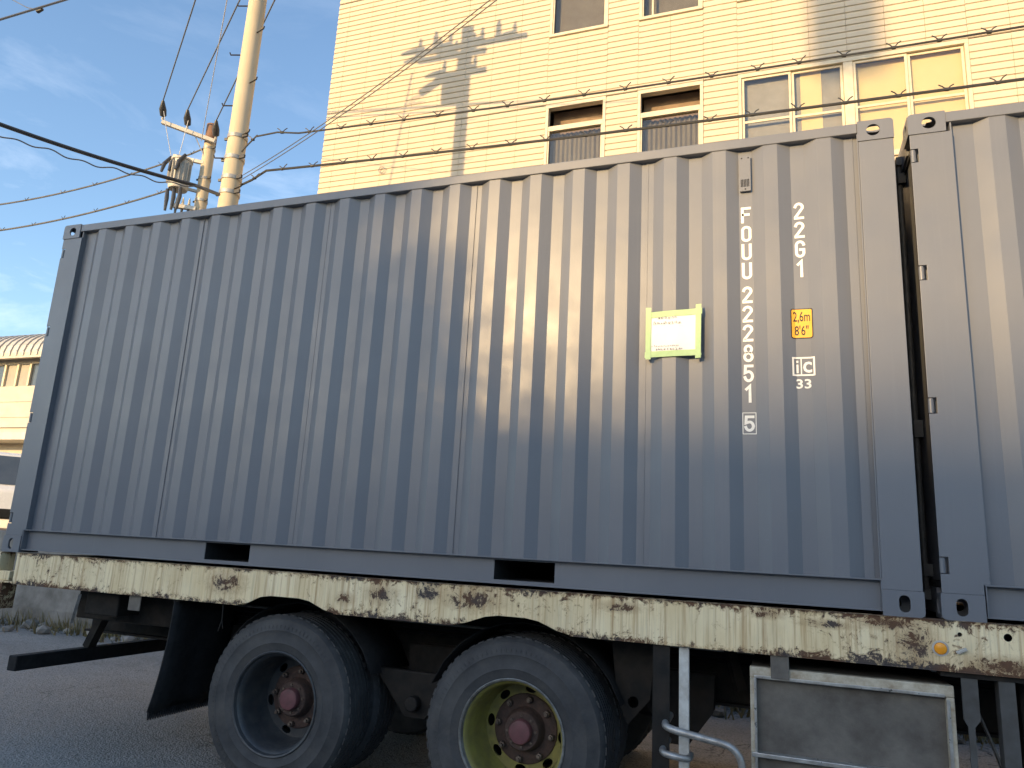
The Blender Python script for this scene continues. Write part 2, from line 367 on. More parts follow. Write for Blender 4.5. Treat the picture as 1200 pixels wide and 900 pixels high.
# ------------------------------------------------------------------ container
def prof_pts():
    p = [(.195, .048), (.31, .048), (.375, .012)]
    for i in range(20):
        s = .448 + .2788 * i
        p += [(s, .012), (s + .068, .048), (s + .140, .048), (s + .205, .012)]
    p = [q for q in p if q[0] < 5.885] + [(5.89, .048)]
    return p
PROF = prof_pts()
def prof_y(x):
    if x <= PROF[0][0]: return PROF[0][1]
    for (a, ya), (b, yb) in zip(PROF, PROF[1:]):
        if x <= b: return ya + (yb - ya) * (x - a) / (b - a)
    return PROF[-1][1]
L, W, HT = 6.058, 2.438, 2.591
def conform(mb, lift):
    """lay a flat marking onto the corrugated side"""
    bm = bmesh.new(); bm.from_mesh(mesh_of(mb, 'tmp'))
    xs = [v.co.x for v in bm.verts]
    for bx, _ in PROF:
        if min(xs) < bx < max(xs):
            bmesh.ops.bisect_plane(bm, geom=bm.verts[:] + bm.edges[:] + bm.faces[:], plane_co=(bx, 0, 0), plane_no=(1, 0, 0), dist=1e-5)
    for v in bm.verts: v.co.y = prof_y(v.co.x) - lift
    me = bpy.data.meshes.new('marking'); bm.to_mesh(me); bm.free(); return me
def text_mb(txt, x0, x1, z0, z1, bold=.0, mb=None):
    """font outline scaled to a box on the side"""
    cu = bpy.data.curves.new('t', 'FONT'); cu.body = txt; cu.offset = bold; cu.resolution_u = 3
    o = bpy.data.objects.new('t', cu); COL.objects.link(o); dg = bpy.context.evaluated_depsgraph_get(); dg.update()
    me = o.evaluated_get(dg).to_mesh(); vs = [v.co.copy() for v in me.vertices]; fs = [tuple(p.vertices) for p in me.polygons]
    o.evaluated_get(dg).to_mesh_clear(); bpy.data.objects.remove(o); bpy.data.curves.remove(cu)
    ax, bx = min(v.x for v in vs), max(v.x for v in vs); az, bz = min(v.y for v in vs), max(v.y for v in vs)
    mb = mb or MB()
    return mb.add([(x0 + (v.x-ax)/(bx-ax)*(x1-x0), 0, z0 + (v.y-az)/(bz-az)*(z1-z0)) for v in vs], fs)
def arc(cx, cy, rx, ry, a0, a1, n=6):
    return [(cx + rx*math.cos(R_(a0 + (a1-a0)*k/n)), cy + ry*math.sin(R_(a0 + (a1-a0)*k/n))) for k in range(n + 1)]
_q = .22
GL = {  # stencil-like strokes in a unit box
 'F': [[(0, 0), (0, 1), (1, 1)], [(.12, .53), (.82, .53)]],
 'O': [arc(.5, 1-_q, .5, _q, 0, 180, 10) + arc(.5, _q, .5, _q, 180, 360, 10) + [(1, 1-_q)]],
 'U': [[(0, 1)] + arc(.5, _q, .5, _q, 180, 360, 10) + [(1, 1)]],
 '2': [arc(.5, .76, .5, .24, 170, -25, 10) + [(0, .06), (0, 0), (1, 0)]],
 '5': [[(.95, 1), (.08, 1), (.02, .54)] + arc(.48, .31, .50, .31, 115, -165, 14)],
 '1': [[(.18, .80), (.62, 1), (.62, 0)]],
 '8': [arc(.5, .26, .5, .26, 90, 450, 18), arc(.5, .77, .43, .23, -50, 230, 14)],
 'G': [arc(.5, .76, .5, .24, 10, 180, 9) + arc(.5, .24, .5, .24, 180, 360, 9) + [(1, .46), (.56, .46)]],
}
def glyph(ch, x0, x1, z0, z1, w):
    """one painted character as mitred ribbons"""
    mb = MB(); X0, X1, Z0, Z1 = x0 + w/2, x1 - w/2, z0 + w/2, z1 - w/2
    for st in GL[ch]:
        pts = [Vector((X0 + a*(X1-X0), Z0 + b*(Z1-Z0))) for a, b in st]; closed = (pts[0] - pts[-1]).length < 1e-5
        if closed: pts = pts[:-1]
        n = len(pts); vs = []
        for i, p in enumerate(pts):
            a = pts[(i-1) % n] if (closed or i) else None; b = pts[(i+1) % n] if (closed or i < n-1) else None
            d1 = (p - a).normalized() if a is not None else (b - p).normalized(); d2 = (b - p).normalized() if b is not None else d1
            n1 = Vector((-d1.y, d1.x)); n2 = Vector((-d2.y, d2.x)); m = n1 + n2
            m = n1 if m.length < .2 else m.normalized(); k = (w/2) / max(.45, m.dot(n1))
            ext = -d1 * (w/2) if a is None else (d2 * (w/2) if b is None else Vector((0, 0)))
            vs += [p + m*k + ext, p - m*k + ext]
        mb.add([(v.x, 0, v.y) for v in vs], [(2*i, 2*i+1, (2*i+3) % (2*n), (2*i+2) % (2*n)) for i in range(n if closed else n-1)])
    return mb
def flat(outline, holes=(), mb=None):
    mb = mb or MB(); loops = [outline] + list(holes)
    tris = tessellate_polygon([[Vector((a, b, 0)) for a, b in l] for l in loops]); fl = [p for l in loops for p in l]
    return mb.add([(a, 0, b) for a, b in fl], [tuple(t) for t in tris])

def side_panels(root, flip=False):
    """five welded sheets of corrugated side wall"""
    seams = [PROF[0][0]] + [.448 + .2788 * i + .096 for i in (3, 7, 11, 15)] + [.448 + .2788 * 19 + .100, 5.89]
    for a, b in zip(seams, seams[1:]):
        xs = [a] + [x for x, _ in PROF if a + 1e-4 < x < b - 1e-4] + [b]
        k = seams.index(a); mb = MB(); vs = []
        zz = [.160, .9, 1.7, 2.545]
        for z in zz:
            for x in xs: vs.append((x + (.010 if x == b and k < 5 else 0), prof_y(x) + (.0 if k % 2 == 0 else .003), z))
        n = len(xs)
        mb.add(vs, [(j*n+i, j*n+i+1, (j+1)*n+i+1, (j+1)*n+i) for j in range(3) for i in range(n-1)])
        if k % 2 == 0 and k < 5:   # lapped edge and its weld bead
            mb.box(b + .0095, b + .0115, .046, .0525, .16, 2.545)
        p = obj('side_panel', mb, M['box'], root)
        if flip: p.location = (L, W, 0); p.rotation_euler.z = math.pi
        elif 0 < k:
            wb = MB().tube([(a + .011, .0475, .17), (a + .0112, .0475, 2.53)], .0022, 5); obj('weld_seam', wb, M['box'], p)

def casting(root, x, y, z, sx, sy, top):
    """hollow corner casting; sx, sy = +1 where the body extends to +x / +y"""
    w, d, h, t = .178, .162, .118, .011
    c = part_empty('corner_casting', root, (x, y, z))
    fx = lambda a: a * sx
    hole = rrect(.060, .020, .108, .098, .0235) if True else None
    if top: hole = circ(.100, .058, .034, .034)
    rc = []
    for cx, cz, a0 in ((w - .004, h - .004, 0), (.022 if top else .022, h - .022, 90), (.022, .022, 180), (w - .004, .004, 270)):
        r = .022 if cx < .1 else .004
        if top and cz < .05 and cx < .1: r = .004; cx = .004; cz = .004
        if (not top) and cz > .05 and cx < .1: r = .004; cx = .004; cz = h - .004
        for k in range(5):
            a = R_(a0 + 90 * k / 4); rc.append((cx + r*math.cos(a), cz + r*math.sin(a)))
    y0 = 0.0
    obj('side_face', MB().plate(rc, [hole], t, lambda a, b, q: (fx(a), sy * q, b)), M['box'], c, bevel=.0018)
    e_hole = rrect(.05, .022, .112, .096, .03)
    obj('end_face', MB().plate(rrect(t, .004, d, h - .004, .006), [e_hole], t, lambda a, b, q: (fx(q + .0005), sy * a, b)), M['box'], c)
    cap_hole = rrect(.045, .05, .130, .112, .030)
    zt = h - t - .0005 if top else .0005
    obj('cap_face', MB().plate(rrect(t + .001, t + .001, w - .002, d, .004), [cap_hole], t, lambda a, b, q: (fx(a), sy * b, zt + q)), M['box'], c)
    zb = .001 if top else h - t - .001
    obj('shelf_face', MB().plate(rrect(t + .001, t + .001, w - .002, d, .004), [], .008, lambda a, b, q: (fx(a), sy * b, zb + q)), M['box'], c)
    obj('inner_face', MB().plate(rrect(t + .001, .012, w - .002, h - .013, .004), [circ(.10, .058, .022)], .008, lambda a, b, q: (fx(a), sy * (d - q), b)), M['box'], c)
    return c

def container(name, label, loc, marks):
    root = thing(name, label, 'container', loc, 'grey shipping containers on the trailer')
    side_panels(root)
    side_panels(root, True)
    for sy, yy in ((1, 0), (-1, W)):
        for x, sx in ((0, 1), (L, -1)):
            for z, top in ((0, False), (HT - .118, True)): casting(root, x, yy, z, sx, sy, top)
        Y = lambda q: yy + sy * q
        # top rail
        obj('top_rail', MB().box(.178, L - .178, min(Y(.006), Y(.066)), max(Y(.006), Y(.066)), 2.526, 2.585), M['box'], root, bevel=.004)
        # bottom rail: web, flanges, split round the two fork pockets
        br = part_empty('bottom_rail', root)
        fp = [(1.829, 2.189), (3.889, 4.249)]
        web = MB().plate([(.185, .024), (5.880, .024), (5.880, .160), (.185, .160)], [[(a, .040), (b, .040), (b, .149), (a, .149)] for a, b in fp], .006, lambda a, b, q: (a, Y(.046 + q), b))
        obj('web', web, M['box'], br)
        obj('flange', MB().box(.180, 5.885, min(Y(.0025), Y(.060)), max(Y(.0025), Y(.060)), .160, .1655), M['box'], br)
        obj('flange', MB().box(.180, 5.885, min(Y(.012), Y(.060)), max(Y(.012), Y(.060)), .0185, .024), M['box'], br)
        for x in (.184, 5.877): obj('end_plate', MB().box(x, x + .005, min(Y(.005), Y(.055)), max(Y(.005), Y(.055)), .0245, .1595), M['box'], br)
        if sy == 1:
            for a, b in fp:
                pk = obj('fork_pocket', MB().box(a, b, .053, W - .053, .036, .040).box(a, b, .053, W - .053, .149, .153).box(a - .004, a, .053, W - .053, .036, .153).box(b, b + .004, .053, W - .053, .036, .153).box(a, b, W * .5, W * .5 + .01, .04, .149), M['tunnel'], br)
        # posts
        nz_ = [(2.312, 2.390), (1.655, 1.735), (.965, 1.045), (.205, .283)]
        pl = [(.006, .1185)]
        for a, b in reversed(nz_): pl += [(.006, a), (.043, a), (.043, b), (.006, b)]
        pl += [(.006, 2.4725), (.205, 2.4725), (.205, .1655), (.1785, .1655), (.1785, .1185)]
        dp = part_empty('corner_post', root)
        obj('post_face', MB().plate(pl, [], .008, lambda a, b, q: (a, Y(.0055 + q), b)), M['box'], dp, bevel=.002)
        obj('post_return', MB().box(.197, .205, min(Y(.0145), Y(.075)), max(Y(.0145), Y(.075)), .166, 2.525), M['box'], dp)
        obj('post_inner', MB().box(.045, .196, min(Y(.05), Y(.058)), max(Y(.05), Y(.058)), .1185, 2.4725), M['box'], dp)
        for a, b in nz_:
            obj('hinge', MB().lathe([(0.0, a + .004), (.0125, a + .004), (.0125, b - .004), (0.0, b - .004)], (.018, Y(.018), 0), 'z', 12).box(.018, .030, min(Y(.012), Y(.034)), max(Y(.012), Y(.034)), a + .012, b - .012), M['box'], dp)
        fpz = part_empty('corner_post', root)
        obj('post_face', MB().plate([(5.884, .166), (L - .178 - .0005, .166), (L - .1785, .1185), (L - .004, .1185), (L - .004, 2.4725), (5.884, 2.4725)], [], .008, lambda a, b, q: (a, Y(.0055 + q), b)), M['box'], fpz, bevel=.002)
        obj('post_return', MB().box(L - .012, L - .004, min(Y(.014), Y(.09)), max(Y(.014), Y(.09)), .1185, 2.4725).box(5.8835, 5.889, min(Y(.014), Y(.052)), max(Y(.014), Y(.052)), .166, 2.525), M['box'], fpz)
        obj('weld_seam', MB().tube([(5.880, Y(.0115), .17), (5.880, Y(.0115), 2.52)], .0045, 6), M['box'], fpz)
    # roof and floor, front wall, doors
    rf = MB(); vs = []; n = 0
    xs = []
    x = .10
    while x < L - .12:
        xs += [(x, 2.570), (x + .09, 2.570), (x + .11, 2.555), (x + .19, 2.555)]; x += .21
    for y in (.066, W - .066): vs += [(a, y, b) for a, b in xs]
    n = len(xs); rf.add(vs, [(i, i+1, n+i+1, n+i) for i in range(n-1)])
    obj('roof', rf, M['box'], root)
    obj('floor', MB().box(.02, L - .02, .07, W - .07, .155, .175), M['tunnel'], root)
    fw = MB(); pts = []; y = .09
    while y < W - .3:
        pts += [(y, L - .012), (y + .08, L - .012), (y + .12, L - .052), (y + .20, L - .052)]; y += .24
    pts += [(W - .09, L - .012)]
    n = len(pts); fw.add([(xx, yy, z) for z in (.13, 2.47) for yy, xx in pts], [(i, i+1, n+i+1, n+i) for i in range(n-1)])
    obj('front_wall', fw, M['box'], root)
    obj('front_sill', MB().box(L - .06, L - .006, .163, W - .163, .02, .13), M['box'], root)
    obj('front_header', MB().box(L - .06, L - .006, .163, W - .163, 2.47, 2.585), M['box'], root)
    obj('door_sill', MB().box(.012, .09, .163, W - .163, .02, .14), M['box'], root)
    obj('door_header', MB().box(.012, .09, .163, W - .163, 2.44, 2.585), M['box'], root)
    for a, b in ((.075, W/2 - .012), (W/2 + .012, W - .075)):
        d = obj('door', MB().box(.030, .072, a + .012, b - .012, .150, 2.43), M['box'], root, bevel=.004)
        obj('gasket', MB().plate(rrect(a, .142, b, 2.438, .01), [rrect(a + .03, .17, b - .03, 2.41, .01)], .010, lambda p, q, r: (.0195 + r, p, q)), M['gasket'], d)
        for yy in (a + .28, b - .22):
            obj('lock_rod', MB().tube([(-.002, yy, .10), (-.002, yy, 2.50)], .0165, 10).box(-.012, .028, yy - .035, yy + .035, .19, .25).box(-.012, .028, yy - .035, yy + .035, 2.36, 2.42).box(-.016, .012, yy - .03, yy + .03, .075, .125).box(-.016, .012, yy - .03, yy + .03, 2.475, 2.525), M['stay'], d)
            obj('lock_handle', MB().bar((-.014, yy, .95), (-.014, yy + .26, .93), .012, .03).box(-.014, .028, yy - .03, yy + .03, .90, .99), M['stay'], d)
    if marks:
        xa, xb = 5.2655, 5.3195    # recess that carries the serial
        rows = [(243, 261.5), (265, 283.5), (286, 305), (308, 327.5), (336, 355.5), (358.5, 378), (380.5, 400.5), (404, 424.5), (427.5, 448), (451, 472), (487, 506)]
        for ch, (va, vb) in zip('FOUU2228515', rows):
            z1 = at(874, va, y=.047).z - H; z0 = at(874, vb, y=.047).z - H
            obj('serial_character', conform(glyph(ch, xa, xb, z0, z1, .0150), .0022), M['mark'], root)
        z1 = at(874, 483.5, y=.047).z - H; z0 = at(874, 509, y=.047).z - H
        obj('check_digit_box', conform(flat(rrect(xa - .009, z0, xb + .008, z1, .002, 2), [rrect(xa - .005, z0 + .004, xb + .004, z1 - .004, .001, 2)]), .0022), M['mark'], root)
        for ch, (va, vb) in zip('22G1', [(237.5, 257), (260, 279), (282, 302), (305, 325)]):
            z1 = at(937, va, y=.047).z - H; z0 = at(937, vb, y=.047).z - H
            obj('type_character', conform(glyph(ch, 5.545, 5.597, z0, z1, .0145), .0022), M['mark'], root)
        sg = obj('height_sign', conform(flat(rrect(5.512, 1.385, 5.622, 1.552, .012)), .0018), M['ink'], root)
        obj('sign_field', conform(flat(rrect(5.517, 1.390, 5.617, 1.547, .009)), .0026), M['yellow'], sg)
        mb = text_mb('2,6m', 5.524, 5.609, 1.470, 1.535, .01); text_mb("8'6\"", 5.530, 5.600, 1.402, 1.457, .01, mb)
        obj('sign_lettering', conform(mb, .0034), M['ink'], sg)
        lg = flat(rrect(5.513, 1.180, 5.625, 1.283, .001, 1), [rrect(5.522, 1.189, 5.5545, 1.274, .001, 1), rrect(5.5605, 1.189, 5.616, 1.274, .001, 1)])
        flat(rrect(5.5335, 1.196, 5.5435, 1.243, .001, 1), (), lg); flat(rrect(5.5335, 1.252, 5.5435, 1.264, .001, 1), (), lg)
        text_mb('c', 5.5665, 5.610, 1.197, 1.257, .015, lg); text_mb('33', 5.530, 5.604, 1.112, 1.163, .02, lg)
        obj('rail_logo', conform(lg, .0022), M['mark'], root)
        # ventilator
        vx0, vx1 = 5.262, 5.322
        vt = obj('ventilator', MB().plate(rrect(vx0, 2.265, vx1, 2.480, .004), [rrect(vx0 + .006 + .0082*k, 2.290, vx0 + .0105 + .0082*k, 2.338, .0015, 2) for k in range(6)], .020, lambda a, b, q: (a, .0275 + q, b)), M['box'], root, bevel=.0015)
        obj('vent_core', MB().box(vx0 + .004, vx1 - .004, .0475, .050, 2.27, 2.475), M['tunnel'], vt)
        for sx_, sz_ in ((.012, 2.47), (.048, 2.47), (.030, 2.277)):
            obj('rivet', MB().lathe([(0, .0245), (.004, .0255), (.005, .0275)], (vx0 + sx_, 0, sz_), 'y', 8), M['tunnel'], vt)
    return root
c1 = container('shipping_container', 'slate grey corrugated container with white serial number and yellow height sign', (0, 0, H), True)
c2 = container('shipping_container', 'slate grey corrugated container at the front of the trailer, without lettering in view', (6.125, 0, H), False)

# paper notice taped to the side
pn = thing('paper_notice', 'white paper notice taped with green tape to the container side', 'notice', (4.745, 0, H + 1.30))
def pap(x): return .004 + .012 * max(0, math.sin((x - 4.62) / .2788 * 2 * math.pi - .5)) * .4
def draped(outline_fn, x0, x1, z0, z1, lift, n=24, m=6):
    mb = MB(); vs = []
    for j in range(m + 1):
        for i in range(n + 1):
            x = x0 + (x1 - x0) * i / n; z = z0 + (z1 - z0) * j / m
            vs.append((x - 4.745, pap(x) - lift + .0012 * math.sin(z * 40 + x * 9), z - 1.30))
    return mb.add(vs, [(j*(n+1)+i, j*(n+1)+i+1, (j+1)*(n+1)+i+1, (j+1)*(n+1)+i) for j in range(m) for i in range(n)], True)
obj('sheet', draped(None, 4.757, 5.030, 1.315, 1.552, 0), M['paper'], pn)
def tape(a, b, w, lift):
    mb = MB(); a = Vector(a); b = Vector(b); n = 16; d = (b - a).normalized(); px_ = Vector((-d.y, d.x)); vs = []
    for i in range(n + 1):
        p = a.lerp(b, i / n)
        for s in (-1, 1):
            q = p + px_ * (s * w / 2) + d * ((random.uniform(-.004, .004)) if i in (0, n) else 0)
            vs.append((q.x - 4.745, pap(q.x) - lift, q.y - 1.30))
    mb.add(vs, [(2*i, 2*i+1, 2*i+3, 2*i+2) for i in range(n)], True)
    obj('tape_strip', mb, M['tape'], pn)
tape((4.742, 1.546), (5.052, 1.558), .034, .0035); tape((4.740, 1.316), (5.046, 1.322), .034, .0035)
tape((4.757, 1.590), (4.757, 1.288), .030, .0055); tape((5.034, 1.600), (5.030, 1.288), .030, .0055)
mb = MB()
def glyphs(x0, x1, z, h, mb):
    x = x0
    while x < x1:
        w = h * random.uniform(.75, 1.0)
        for k in range(random.randint(3, 5)):
            if random.random() < .5: a, b = random.uniform(0, w*.7), random.uniform(0, h); mb.box(x + a - 4.745, x + min(w, a + w*.5) - 4.745, -.002, -.0018, z + b - 1.30, z + b + h*.14 - 1.30)
            else: a, b = random.uniform(0, w), random.uniform(0, h*.4); mb.box(x + a - 4.745, x + a + h*.14 - 4.745, -.002, -.0018, z + b - 1.30, z + b + h*.6 - 1.30)
        x += w * 1.25
glyphs(4.81, 4.90, 1.518, .016, mb); glyphs(4.785, 4.93, 1.488, .017, mb); glyphs(4.775, 4.93, 1.357, .010, mb); glyphs(4.795, 4.94, 1.337, .014, mb)
obj('print_lines', mb, M['greyink'], pn)

# ------------------------------------------------------------------ trailer
def bent(pts, r, rad, n=6):
    pts = [Vector(p) for p in pts]; o = [pts[0]]
    for a, b, c in zip(pts, pts[1:], pts[2:]):
        d1 = (a - b).normalized() * r; d2 = (c - b).normalized() * r
        for k in range(n + 1):
            t = k / n; o.append((b + d1)*(1-t)**2 + b*2*t*(1-t) + (b + d2)*t*t)
    return MB().tube(o + [pts[-1]], rad, 12)
TR = thing('flatbed_trailer', 'old container trailer with rust streaked cream side rail and dual wheels', 'trailer', (0, 0, 0))
zr1, zr0 = H - .004, H - .215
XE = 12.6
out = [(.215, zr1), (.215, zr0)]
for xa, xb, xc, xd in ((2.22, 2.42, 2.68, 2.90), (3.70, 3.93, 4.14, 4.36)):
    out += [(xa, zr0), (xa + .06, zr0 + .012), (xb - .05, zr0 + .054), (xb + .03, zr0 + .066), (xc - .03, zr0 + .066), (xc + .05, zr0 + .054), (xd - .06, zr0 + .012), (xd, zr0)]
out += [(XE, zr0), (XE, zr1)]
holes = [circ(6.185, H - .058, .0095, n=12), circ(6.372, H - .036 - .02, .017, n=14)]
obj('side_rail', MB().plate(out, holes, .009, lambda a, b, q: (a, -.030 + q, b)), M['rail'], TR, bevel=.0015)
obj('side_rail', MB().plate(out, [], .009, lambda a, b, q: (a, W + .021 + q, b)), M['rail'], TR)
obj('rail_flange', MB().box(.215, XE, -.0345, .09, H - .0035, H - .0005), M['rail'], TR)
obj('rail_flange', MB().box(.215, XE, W - .09, W + .0345, H - .0035, H - .0005), M['rail'], TR)
for xa, xb in ((.215, 2.21), (2.91, 3.69), (4.37, XE)):
    obj('rail_lip', MB().box(xa, xb, -.034, .06, zr0 - .0065, zr0 - .0005), M['rail'], TR)
obj('deck', MB().box(.22, XE, .095, W - .095, H - .035, H - .012), M['dark_steel'], TR)
for y in (.78, 1.60):
    obj('main_beam', MB().box(.15, XE, y - .008, y + .008, .70, H - .04).box(.15, XE, y - .07, y + .07, .685, .70).box(.15, XE, y - .07, y + .07, H - .055, H - .04), M['dark_steel'], TR)
x = .55
while x < 12.4:
    if not (2.1 < x < 3.0 or 3.6 < x < 4.5):
        obj('cross_member', MB().box(x, x + .07, -.018, W + .018, H - .19, H - .036), M['dark_steel'], TR)
    x += .62
# rear end
rb = obj('rear_beam', MB().box(.02, .16, -.02, W + .02, H - .20, H - .135), M['rail'], TR, bevel=.004)
obj('rear_bracket', MB().box(.03, .115, -.028, .09, H - .40, H - .201).box(.03, .045, -.028, .09, H - .134, H - .002), M['rail'], TR, bevel=.004)
obj('bracket_bolt', MB().lathe([(0, -.05), (.022, -.05), (.026, -.042), (.026, -.028)], (.075, 0, H - .26), 'y', 10), M['hub_rust'], TR)
obj('rear_crossbar', MB().box(-.005, .215, -.031, .02, H - .2155, H - .2025), M['rail'], TR)
obj('underrun_bar', MB().box(.36, .44, -.06, W + .06, .50, .60), M['black'], TR, bevel=.006)
for y in (.55, 1.85): obj('underrun_strut', MB().bar((.40, y, .60), (.62, y, 1.09), .07, .06), M['dark_steel'], TR)
obj('rear_box', MB().box(.50, 1.62, .30, .74, .84, 1.08).box(.80, 1.1, .10, .299, .90, 1.07), M['dark_steel'], TR, bevel=.01)
obj('bracket_tab', MB().box(1.30, 1.40, -.006, .0, .97, 1.073), M['toolbox'], TR)
obj('hanging_strap', MB().bar((.86, -.01, 1.04), (.78, .03, .84), .02, .005), M['galv'], TR)
# mud flap
mf = MB(); vs = []; ny, nzv = 12, 8
for j in range(nzv + 1):
    t = j / nzv
    for i in range(ny + 1):
        yv = -.015 + .62 * i / ny; zv = 1.06 - .70 * t
        if j == nzv: zv += (-.010 if i % 2 else .008)
        vs.append((1.70 - .075 * t * t + .012 * math.sin(i * .9), yv - .02 * t * t, zv))
mf.add(vs, [(j*(ny+1)+i, j*(ny+1)+i+1, (j+1)*(ny+1)+i+1, (j+1)*(ny+1)+i) for j in range(nzv) for i in range(ny)], True)
fl = obj('mud_flap', mf, M['black'], TR); sm = fl.modifiers.new('solid', 'SOLIDIFY'); sm.thickness = .012
tm = MB()
for i in range(30):
    y = -.035 + .62 * i / 30; tm.add([(1.622, y, .375), (1.622, y + .0205, .375), (1.619, y + .010, .322), (1.636, y, .375), (1.636, y + .0205, .375), (1.633, y + .010, .322)], [(0, 1, 2), (3, 5, 4), (0, 2, 5, 3), (1, 4, 5, 2)])
obj('torn_edge', tm, M['black'], fl)
obj('flap_bar', MB().bar((1.70, -.01, 1.065), (1.70, .9, 1.065), .05, .03), M['dark_steel'], TR)
obj('hanging_wire', MB().tube([(2.09, -.02, 1.07), (2.10, -.025, .97), (2.075, -.02, .90)], .004, 5).tube([(2.10, -.025, .97), (2.11, -.02, .92)], .003, 5), M['dark_steel'], TR)
# wheels
WR, WZ = .516, .512
def tyre_mesh():
    p = [(.292, .030), (.305, .012), (.345, .003), (.352, -.0005), (.358, .002), (.395, .000), (.420, .0015), (.426, -.0015), (.432, .002), (.460, .007), (.482, .018), (.490, .017), (.497, .024), (.510, .044), (WR, .062)]
    for k in range(4):
        a = .062 + .0415 * (k + 1) - .012
        p += [(WR, a), (WR - .013, a + .001), (WR - .013, a + .010), (WR, a + .011)]
    p += [(WR, .256), (.510, .268), (.495, .292), (.44, .306), (.38, .312), (.32, .305), (.30, .290), (.292, .28)]
    return MB().lathe(p, n=72, close=True)
tb = tyre_mesh()                # with the shoulder blocks of the tread
for k in range(56):
    a = 2 * math.pi * k / 56
    for y0, y1 in ((.047, .066), (.252, .271)):
        vs = []
        for rr in (.500, .5185):
            for da in (-.036, .036):
                for yy in (y0, y1): vs.append((rr*math.cos(a + da), yy, rr*math.sin(a + da)))
        tb.add(vs, [(0,1,3,2), (4,6,7,5), (0,2,6,4), (1,5,7,3), (0,4,5,1), (2,3,7,6)])
for k in range(96):             # fine moulded ribs on the sidewall
    a = 2 * math.pi * k / 96; vs = []
    for rr, y0 in ((.437, .0005), (.456, .0035)):
        for da in (-.006, .006):
            for dy in (0, .006): vs.append((rr*math.cos(a + da), y0 + dy, rr*math.sin(a + da)))
    tb.add(vs, [(0,1,3,2), (4,6,7,5), (0,2,6,4), (1,5,7,3), (0,4,5,1), (2,3,7,6)])
TY = mesh_of(tb, 'tyre'); TY.materials.append(M['tyre'])
rimA = mesh_of(MB().lathe([(.286, .034), (.300, .016), (.304, .008), (.299, .004), (.291, .008), (.285, .030)], n=56), 'rim_flange')
rimB = mesh_of(MB().lathe([(.285, .030), (.274, .040), (.266, .070), (.262, .190), (.254, .245), (.243, .269), (.2405, .277)], n=56), 'rim_barrel')
def disc_mesh(nh, rot):
    hs = []
    for k in range(nh):
        a = 2*math.pi*k/nh + rot; ca, sa = math.cos(a), math.sin(a); h = []
        for q in range(18):
            b = 2*math.pi*q/18; rr = .214 + .022*math.cos(b); tt = .034*math.sin(b); h.append((rr*ca - tt*sa, rr*sa + tt*ca))
        hs.append(h)
    return mesh_of(MB().plate(circ(0, 0, .241, n=56), hs + [circ(0, 0, .09, n=24)], .012, lambda a, b, q: (a, .273 + q, b)), 'rim_disc')
def wheel(cx, style, name='wheel', y=.028, inner=False, face=1):
    w = part_empty(name, TR, (cx, y, WZ))
    if face < 0: w.rotation_euler.z = math.pi
    w.rotation_euler.y = {'olive': .35, 'grey': 1.1}[style]
    obj('tyre', TY, None, w)
    pm = M['rim_olive'] if style == 'olive' else M['rim_grey']
    def mo(n, me, m):
        o = obj(n, me.copy(), None, w); o.data.materials.clear(); o.data.materials.append(m); return o
    mo('rim_flange', rimA, M['rim_lip'] if style == 'olive' else M['rim_grey']); mo('rim_barrel', rimB, pm)
    if inner: return w
    obj('rim_disc', disc_mesh(8 if style == 'olive' else 6, .25), pm, w)
    fl = MB().lathe([(.188, .274), (.186, .265), (.178, .259), (.120, .259), (.112, .245), (.106, .200), (.098, .192), (.066, .192)], n=40)
    obj('hub', fl, M['hub_rust'], w, bevel=0)
    obj('hub_cap', MB().lathe([(.066, .194), (.066, .162), (.060, .154), (.044, .150), (0.0, .149)], n=32), M['hub_maroon'], w)
    for k in range(8):
        a = 2*math.pi*k/8 + .2; c = (.160*math.cos(a), .137, .160*math.sin(a))
        obj('lug_nut', MB().lathe([(.0195, .124), (.0195, .104), (.0165, .097), (.0105, .096), (.0105, .080), (0, .079)], c, 'y', 6), M['nut'], w)
    for k in range(8):
        a = 2*math.pi*(k + .5)/8; c = (.082*math.cos(a), .148, .082*math.sin(a))
        obj('hub_bolt', MB().lathe([(.008, .045), (.008, .037), (0, .036)], c, 'y', 6), M['nut'], w)
    return w
AX = (2.508, 4.040)
for cx, st in zip(AX, ('grey', 'olive')):
    wheel(cx, st)
    wheel(cx, 'grey', y=.375, inner=True)
    wheel(cx, 'grey', y=W - .375, inner=True, face=-1); wheel(cx, st, y=W - .028, face=-1)
    obj('axle', MB().tube([(cx, .30, WZ), (cx, W - .30, WZ)], .062, 14), M['dark_steel'], TR)
    obj('brake_drum', MB().lathe([(.10, .345), (.205, .350), (.205, .56), (.08, .57)], (cx, 0, WZ), 'y', 28), M['dark_steel'], TR)
    for yy in (.80, 1.60):
        sp = MB()
        for k in range(6):
            hl = .62 - .085 * k; pts = [(cx + hl*q, yy, WZ + .20 - .018*k - .0 + .08*q*q*(hl/.62)**2) for q in (-1, -.6, -.2, .2, .6, 1)]
            for a, b in zip(pts, pts[1:]): sp.bar(a, b, .075, .015)
        obj('leaf_spring', sp, M['dark_steel'], TR)
